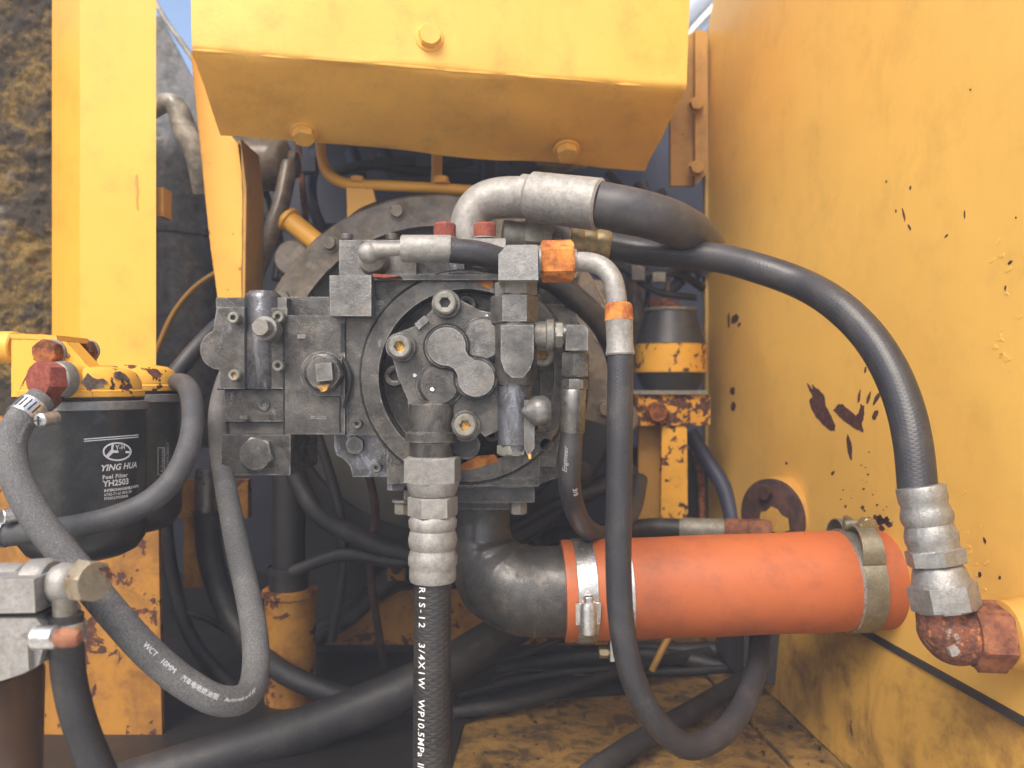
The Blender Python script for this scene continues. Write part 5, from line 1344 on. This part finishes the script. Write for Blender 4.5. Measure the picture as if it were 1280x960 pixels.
# filter head
fh = thing('filter_head', 'chipped yellow cast filter head with rusty bolts above the black cans', 'bracket', P(90, 497, .57))
bm = BM(); lathe(bm, c1_ + Z * .0024, Z, [(0, .0405), (.004, .0405), (.0055, .0385), (.011, .0380), (.017, .035), (.020, .030), (.0215, .02), (.022, 0)], 56); obj('cap_dome', bm, 'yellow_chip', fh)
bm = BM(); lathe(bm, c2_ + Z * .0024, Z, [(0, .0405), (.004, .0405), (.0055, .0385), (.011, .0380), (.017, .035), (.020, .030), (.0215, .02), (.022, 0)], 56); obj('cap_dome', bm, 'yellow_chip', fh)
bm = BM(); prism(bm, [(14, 424), (36, 424), (82, 427), (114, 462), (116, 494), (14, 496)], .535, .552); obj('head_plate', bm, 'yellow_bracket', fh, bevel=.002)
bm = BM(); prism(bm, [(10, 416), (70, 419), (72, 426.2), (14, 423.7)], .535, .575); obj('top_flange', bm, 'yellow_bracket', fh, bevel=.001)
bm = BM(); prism(bm, [(60, 428), (108, 430), (108, 462), (60, 462)], .585, .60); obj('rear_plate', bm, 'yellow_bracket', fh, bevel=.001)
bm = BM(); cyl(bm, P(-40, 434, .56), X, .036, .0115, .001); obj('cross_tube', bm, 'yellow_bracket', fh)
def dome_patch(polys, mat):
    bm = BM()
    for poly in polys:
        front, rad = [], .0388
        for x, y in poly:
            a = min((abs(640 + F * (c1_.x + rad * math.sin(k)) / (c1_.y - rad * math.cos(k)) - x), k) for k in [R(q * .25) for q in range(-340, 341)])[1]
            dd = c1_.y - rad * math.cos(a); front.append(Vector((c1_.x + math.sin(a) * rad, c1_.y - math.cos(a) * rad, zpix(y, dd))))
        mid_ = sum(front, Vector()) / len(front); inw = Vector((c1_.x - mid_.x, c1_.y - mid_.y, 0)).normalized()
        solid(bm, front, inw * .0016)
    return obj('bare_patch', bm, mat, fh)
dome_patch([[(101, 478), (107, 471), (110, 466), (116, 472), (122, 474), (129, 473), (135, 478), (128, 481), (131, 484), (120, 486), (112, 487), (106, 483)]], 'bare_metal')
dome_patch([[(144, 466), (150, 464), (157, 468), (162, 474), (163, 482), (159, 477), (152, 474), (144, 472)]], 'bare_metal')
bm = BM(); solid(bm, [P(x, y, .5346) for x, y in ((77, 440), (81, 438), (88, 444), (86, 448), (79, 446))], Vector((0, .001, 0))); obj('bare_patch', bm, 'bare_metal', fh)
hex_bolt(fh, P(54, 440, .523), Y, 16.5 * S(.523), .010, 'rust', washer=17 * S(.53), wmat='zinc_dirty', rot=.4)
hex_bolt(fh, P(99, 438, .572), Y, 14.5 * S(.572), .011, 'rust', washer=15 * S(.57), wmat='zinc_dirty', rot=.1)
axb = Vector((.36, .93, .02)).normalized(); o = P(47, 475, .486)
bm = BM(); hexa(bm, o, axb, .013, 24.5 * S(.486), ch=.0018, rot=.35); obj('banjo_bolt', bm, 'rust_red', fh, angle=25)
bm = BM(); lathe(bm, o + axb * .012, axb, [(0, .0108), (.001, .0118), (.0075, .0122), (.009, .0112)], 32); obj('banjo_ring', bm, 'zinc_dirty', fh)
bm = BM(); cyl(bm, P(62, 474, .505), Y, .034, .0112, .001, 28); obj('port_boss', bm, 'yellow_bracket', fh)
bm = BM(); tube(bm, [o + axb * .014 - Z * .006, o + axb * .012 - Z * .014 + X * -.004, P(38, 512, .480)], .0062, 16, 6); obj('banjo_tail', bm, 'rust_patch', fh)

# cracked grey hose with lettering
gh = thing('return_fuel_hose', 'cracked weathered grey hose with white lettering hanging in a deep loop', 'hose', P(290, 895, .46))
r_ = .0087
bm = BM(); path, ln = tube(bm, [P(52, 499, .482), P(28, 522, .470), P(14, 552, .460), P(18, 590, .452), P(44, 645, .446), P(80, 692, .443), P(115, 735, .440), P(150, 777, .440), P(190, 820, .441), P(230, 853, .445), P(268, 874, .452), P(296, 876, .465), P(314, 862, .485), P(320, 830, .505), P(318, 790, .525), P(309, 740, .55), P(297, 685, .58), P(287, 635, .61), P(279, 590, .645), P(273, 545, .685), P(274, 505, .72), P(288, 462, .75), P(315, 425, .78), P(350, 400, .80)], r_, 26, 10)
h = obj('hose', bm, 'rubber_crack', gh)
def s_at(x, y):
    return min((( 640 + F * p.x / p.y - x) ** 2 + (480 - F * (p.z - CAM.z) / p.y - y) ** 2, l) for p, l in zip(path, ln) if p.y < .5)[1]
for tx, x, y, sz, sp in (("WCT", 182, 806, 8.6, 1.0), ("10MM", 203, 823, 8.6, 1.0), ("汽车电喷燃油管", 224, 842, 7.4, 1.0), ("Automotive efi pipe", 272, 872, 6.4, .95)):
    text_on_tube(tx, path, ln, r_, s_at(x, y), sz * S(.44), 'ink', h, off=.0004)
text_on_tube("Automotive", path, ln, r_, .020, 8.5 * S(.455), 'ink_grey', h, off=.003, flip=False)
wc = thing('worm_clamp', 'small bright slotted worm clamp on the top end of the cracked grey hose', 'clamp', P(35, 530, .47))
i = min(range(len(ln)), key=lambda k: abs(ln[k] - .012)); t_ = (path[i + 1] - path[i - 1]).normalized(); o = path[i]
bm = BM(); ring_band(bm, o - t_ * .0055, t_, r_ - .0006, r_ + .0009, .011, 40); bnd = obj('band', bm, 'bright', wc)
nrm = (CAM - o); nrm = (nrm - t_ * nrm.dot(t_)).normalized(); sd_ = t_.cross(nrm)
if sd_.x < 0: sd_ = -sd_
for k in range(6):
    th = R(-70 + k * 17); q = nrm * math.cos(th) + sd_ * math.sin(th); tg = -nrm * math.sin(th) + sd_ * math.cos(th)
    p_ = o + q * (r_ + .0009); bm = BM(); solid(bm, [p_ - t_ * .0036 - tg * .0005, p_ + t_ * .0036 - tg * .0009, p_ + t_ * .0036 + tg * .0001, p_ - t_ * .0036 + tg * .0005], q * .0002); obj('slot', bm, 'black_recess', bnd)
sc0 = P(48, 526, .455)
bm = BM(); cyl(bm, sc0, Vector((.2, 1, .1)), .014, 9 * S(.455), .0012, 28); sc_ = obj('screw_head', bm, 'bright', wc)
bm = BM(); fr = sc0 + Vector((0, -.0004, 0)); wbox(bm, fr + Vector((-.0028, 0, -.0004)), fr + Vector((.0028, .001, .0004))); wbox(bm, fr + Vector((-.0004, -.0002, -.0028)), fr + Vector((.0004, .001, .0028))); obj('cross_slot', bm, 'black_recess', sc_)

# second hose round the filters
sh = thing('supply_fuel_hose', 'dark grey hose curving round in front of the two filter cans', 'hose', P(150, 690, .50))
r2_ = .0076
bm = BM(); tube(bm, [P(-30, 671, .505), P(15, 668, .503), P(60, 663, .498), P(105, 656, .494), P(150, 644, .494), P(185, 628, .498), P(210, 607, .506), P(228, 579, .518), P(239, 545, .535), P(241, 511, .557), P(236, 487, .585), P(226, 478, .62), P(214, 482, .67), P(206, 496, .72)], r2_, 26, 10); obj('hose', bm, 'rubber_grey', sh)
bm = BM(); ring_band(bm, P(-4, 667.5, .503), X, r2_ - .0004, r2_ + .0011, .0065, 36); obj('clamp_band', bm, 'bright', sh)
bm = BM(); cyl(bm, P(2, 646, .494), Vector((.6, .8, 0)), .012, .0048, .0006, 20); obj('clamp_screw', bm, 'bright', sh)

bm = BM(); tube(bm, [P(200, 500, .76), P(216, 472, .76), P(238, 444, .77), P(264, 416, .79), P(300, 384, .83)], .0085, 18, 8); obj('rear_hose', bm, 'rubber_dark', label='dark hose rising behind the filters towards the pump block', cat='hose')

# ================================================================ grey feed pump housing at lower left
lp = thing('feed_pump', 'pale grey cast feed pump with brown bowl and banjo fitting', 'pump', P(10, 960, .42))
d = .40; s = S(d)
bm = BM(); cyl(bm, P(-90, 733, .415), X, 134 * s, 30 * s, .004, 40); obj('upper_casting', bm, 'zinc_pale', lp)
bm = BM(); prism(bm, [(-90, 724), (42, 724), (44, 766), (-90, 768)], .392, .42); obj('casting_flange', bm, 'zinc_pale', lp, bevel=.003, segs=3)
bm = BM(); lathe(bm, P(36, 733, .412), X, [(0, 30 * s), (4 * s, 35 * s), (24 * s, 36 * s), (30 * s, 32 * s)], 36); obj('port_boss', bm, 'zinc_pale', lp)
bm = BM(); prism(bm, [(-90, 773), (44, 773), (52, 782), (54, 808), (48, 832), (30, 842), (-90, 880)], .394, .43); obj('lower_casting', bm, 'zinc_pale', lp, bevel=.005, segs=3)
bm = BM(); prism(bm, [(14, 800), (24, 794), (34, 800), (36, 838), (12, 848)], .390, .398); obj('casting_rib', bm, 'zinc_pale', lp, bevel=.003, segs=3)
bm = BM(); block(bm, -90, 767.5, 54, 772.6, .397, .43); obj('gasket', bm, 'rubber_dark', lp)
bm = BM(); lathe(bm, P(-25, 838, .43), -Z, [(0, .030), (.004, .0315), (.08, .030), (.10, .026)], 40); obj('bowl', bm, 'bowl', lp)
bm = BM(); lathe(bm, P(64, 729, .408), X, [(0, 17 * s), (4 * s, 22 * s), (12 * s, 26 * s), (22 * s, 26 * s), (30 * s, 22 * s), (35 * s, 17 * s)], 32); obj('banjo_eye', bm, 'zinc_pale', lp)
axb = Vector((-.90, .42, -.02)).normalized()
bm = BM(); hexa(bm, P(119, 727, .388), axb, .0105, 27 * s, ch=.0018, rot=.3); obj('banjo_bolt', bm, 'zinc_rusty', lp, angle=25)
bm = BM(); torus(bm, P(97, 728, .404), X, 20 * s, 2.5 * s); obj('seal_washer', bm, 'rubber_dark', lp)
bm = BM(); tube(bm, [P(80, 742, .405), P(81, 760, .405), P(82, 790, .405)], 14 * s, 20, 6); obj('banjo_tail', bm, 'zinc_dirty', lp)
fh2 = thing('feed_hose', 'black hose clamped below the grey feed pump running down out of sight', 'hose', P(120, 960, .41))
bm = BM(); tube(bm, [P(83, 768, .405), P(83, 800, .405), P(86, 845, .405), P(97, 895, .405), P(115, 945, .405), P(140, 1000, .405)], 20 * s, 26, 10); obj('hose', bm, 'rubber_dark', fh2)
k_ = thing('pinch_clamp', 'plated strip clamp with a rusty screw below the feed pump fitting', 'clamp', P(80, 800, .40))
bm = BM(); lathe(bm, P(83, 777, .405), -Z, [(0, 20 * s), (0, 22 * s), (24 * s, 22 * s), (24 * s, 20 * s)], 36); obj('band', bm, 'bright', k_)
bm = BM(); cyl(bm, P(40, 797, .385), Vector((1, -.05, .02)), 34 * s, 14 * s, .002, 28); obj('ear', bm, 'bright', k_)
bm = BM(); lathe(bm, P(72, 797, .378), Vector((1, -.1, .03)), [(0, 10 * s), (6 * s, 10 * s), (7 * s, 12 * s), (22 * s, 11 * s), (28 * s, 7 * s)], 14); obj('screw', bm, 'rust_copper', k_)

# ================================================================ lower left background
yp = thing('drain_pipe', 'rusty yellow upright pipe socket below the pump with black pipe inside', 'pipe', P(362, 925, .86))
d = .86; s = S(d)
bm = BM(); lathe(bm, P(363, 925, d), Z, [(0, 31 * s), (180 * s, 31 * s), (182 * s, 34 * s), (189 * s, 34 * s), (190 * s, 27 * s)], 40); obj('socket', bm, 'yellow_rusty', yp)
bm = BM(); lathe(bm, P(361, 738, d), Z, [(0, 24 * s), (28 * s, 24 * s), (30 * s, 20 * s), (150 * s, 20 * s)], 32); obj('inner_pipe', bm, 'black_steel', yp)
bm = BM(); lathe(bm, P(361, 716, d), Z, [(0, 24.5 * s), (0, 26 * s), (9 * s, 26 * s), (9 * s, 24.5 * s)], 32); cb = obj('clamp_band', bm, 'rubber_dark', yp)
bm = BM(); wbox(bm, P(364, 720, .832), P(373, 711, .836)); obj('clamp_screw', bm, 'zinc_dirty', cb, bevel=.0005)
lb = thing('support_leg', 'rust brown flat support leg in shade behind the cracked hose', 'leg', P(250, 730, .92))
bm = BM(); block(bm, 229, 640, 262, 735, .92, .93); obj('leg_plate', bm, 'yellow_rusty', lb, bevel=.001)
bm = BM(); block(bm, 222, 600, 310, 648, .905, .918); obj('cross_plate', bm, 'yellow_rusty', lb, bevel=.001)
bm = BM(); lathe(bm, P(257, 648, .89), Z, [(0, 12 * S(.89)), (2 * S(.89), 13 * S(.89)), (50 * S(.89), 13 * S(.89)), (62 * S(.89), 11 * S(.89))], 24); obj('pipe_sleeve', bm, 'steel', lb)
bm = BM(); tube(bm, [P(258, 640, .89), P(262, 690, .89), P(275, 740, .885), P(300, 790, .87), P(345, 835, .82), P(400, 862, .80), P(470, 885, .80)], [.0145, .0145, .014, .013, .0115, .0115, .0115], 20, 8); obj('overflow_hose', bm, 'rubber_dark', label='black hose running from the sleeve down across the yellow pipe socket', cat='hose')
bm = BM(); tube(bm, [P(150, 985, .70), P(260, 950, .72), P(400, 905, .75), P(520, 855, .78), P(590, 815, .82), P(650, 778, .88), P(720, 740, .95)], .0215, 24, 8); obj('thick_hose', bm, 'rubber_dark', label='thick black hose slanting across the floor behind the lettered hose', cat='hose')
# brown floor beam
bm = BM(); prism(bm, [(392, 806), (400, 792), (452, 770), (500, 738), (640, 735), (760, 790), (760, 806)], .965, .985); obj('floor_beam', bm, 'yellow_rusty', label='rusty yellow floor beam in shade under the pump', cat='beam', bevel=.003)
for k in range(2):
    bm = BM(); tube(bm, [P(395, 800 - 6 * k, .945 + .012 * k), P(440, 770 - 8 * k, .945 + .01 * k), P(490, 722 - 8 * k, .945), P(560, 690 - 14 * k, .95), P(610, 676, .96)], .010, 16, 8)
    obj('engine_cable', bm, 'rubber_dark', label=('lower' if k == 0 else 'upper') + ' of two black cables rising behind the pump elbow', cat='cable', group='pair of black cables behind the elbow')
# cables on the floor
spec = [([(565, 890, .80), (640, 880, .82), (720, 858, .86), (800, 832, .92), (900, 812, 1.0)], .0070),
        ([(570, 872, .86), (650, 850, .90), (740, 838, .93), (850, 840, .93), (960, 830, .95)], .0050),
        ([(600, 865, .88), (622, 846, .90), (660, 838, .92), (740, 846, .92)], .0025),
        ([(640, 815, 1.0), (740, 812, 1.0), (850, 815, 1.0), (980, 808, .98)], .012),
        ([(620, 840, .95), (720, 822, .97), (850, 822, .97), (950, 850, .93)], .010)]
labs = ['black cable curving on the floor below the black elbow', 'thin black cable lying under the orange hose', 'very thin bent wire on the floor below the elbow', 'thick black hose lying along the back of the floor', 'black hose lying in the dirt behind the looping hose']
for (pts, r), lbx in zip(spec, labs):
    bm = BM(); tube(bm, [P(*p) for p in pts], r, 14, 8); obj('floor_cable', bm, 'rubber_dark', label=lbx, cat='cable')
bm = BM(); tube(bm, [P(715, 985, .66), P(770, 945, .70), P(820, 915, .74), P(880, 880, .80), P(930, 850, .86)], .0105, 18, 8); obj('floor_hose', bm, 'rubber_dark', label='black hose on the floor passing under the loop of the pilot hose', cat='hose')
bm = BM(); tube(bm, [P(815, 838, .90), P(826, 815, .90), P(840, 790, .92)], .004, 10, 6); obj('brown_wire', bm, 'yellow_dull', label='short brown wire below the orange hose', cat='wire')
bm = BM(); tube(bm, [P(700, 690, .93), P(670, 670, .93), P(690, 640, .92), P(740, 612, .92), P(790, 590, .95)], .013, 18, 8); obj('side_hose', bm, 'rubber_dark', label='black hose behind the elbow and the small drain hose', cat='hose')
# loose grit and crumbs on the floor plates
bm = BM()
for _ in range(420):
    y_ = random.uniform(.62, .95); x_ = random.uniform(-.06, .30 - .0 * y_); r0 = abs(random.gauss(0, .0011)) + .0006
    q = [Vector((random.uniform(-1, 1), random.uniform(-1, 1), random.uniform(0, .8))) * r0 for _ in range(6)]
    g0 = rel(x_, y_, -.3515)
    try: bmesh.ops.convex_hull(bm, input=[bm.verts.new(g0 + v) for v in q])
    except Exception: pass
obj('grit', bm, 'floor_black', label='loose grit and crumbs scattered over the floor plates', kind='stuff')
# tangle below and beside the pump
tang = [([(345, 545, .84), (372, 600, .84), (395, 640, .83), (440, 668, .83), (500, 690, .83), (590, 690, .84)], .010, 'rubber_dark', 'black hose bending below the pump port block'),
        ([(392, 530, .835), (412, 590, .835), (425, 640, .835), (430, 700, .84), (415, 800, .86)], .0055, 'black_steel', 'thin black pipe dropping behind the pump lug'),
        ([(452, 560, .835), (470, 640, .835), (462, 700, .84), (480, 830, .92)], .0045, 'rust_dark', 'thin rusty pipe dropping behind the lettered hose'),
        ([(365, 715, .835), (430, 692, .83), (490, 702, .83), (590, 695, .84)], .007, 'rubber_dark', 'black hose crossing low behind the lettered hose'),
        ([(205, 640, .96), (215, 720, .95), (240, 800, .92), (300, 870, .88)], .0085, 'rubber_dark', 'black hose curving down beside the rusty support leg'),
        ([(215, 760, .94), (262, 775, .93), (300, 800, .93)], .004, 'rubber_dark', 'thin black wire crossing behind the cracked hose loop'),
        ([(600, 672, .84), (650, 655, .835), (690, 632, .835), (775, 605, .85)], .0065, 'black_steel', 'short black pipe behind the small drain hose'),
        ([(560, 830, .88), (640, 822, .90), (700, 800, .94), (760, 795, .98)], .004, 'rubber_dark', 'thin black wire running under the black elbow')]
for pts, r, mt, lb_ in tang:
    bm = BM(); tube(bm, [P(*p) for p in pts], r, 14, 8); obj('engine_hose', bm, mt, label=lb_, cat='wire' if r < .0045 else ('hose' if 'hose' in lb_ else 'pipe'))
bk_ = thing('hose_clip', 'small rusty clip bracket behind the lettered hose', 'bracket', P(500, 720, .93))
bm = BM(); block(bm, 484, 700, 506, 726, .93, .94); obj('clip_plate', bm, 'yellow_rusty', bk_, bevel=.001)
hex_bolt(bk_, P(495, 712, .922), Y, .007, .008, 'rust_dark')
# dark rubber bumper right of the loop
bu = thing('floor_bumper', 'black rubber block on the floor against the lower wall', 'block', P(980, 868, .86))
bm = BM(); prism(bm, [(930, 780), (975, 780), (998, 800), (1014, 830), (1016, 858), (1008, 868), (985, 866), (975, 856), (930, 856)], .86, .98); obj('bumper_body', bm, 'rubber_big', bu, bevel=.006, segs=3)

# ================================================================ even pale volume imitating the lens veil
bm = BM(); wbox(bm, (-4.3, -5.3, -1.1), (4.3, 3.3, 2.6))
hm = bpy.data.materials.new('pale_lens_veil'); hm.use_nodes = True
ht = hm.node_tree
for q in list(ht.nodes):
    if q.type != 'OUTPUT_MATERIAL': ht.nodes.remove(q)
pv = ht.nodes.new('ShaderNodeVolumePrincipled')
pv.inputs['Color'].default_value = (0.80, 0.84, 0.95, 1); pv.inputs['Density'].default_value = 0.055; pv.inputs['Anisotropy'].default_value = 0.0
ht.links.new(pv.outputs[0], [q for q in ht.nodes if q.type == 'OUTPUT_MATERIAL'][0].inputs['Volume'])
obj('lens_veil', bm, hm, kind='stuff', label='even pale volume imitating the veil of lens glare')
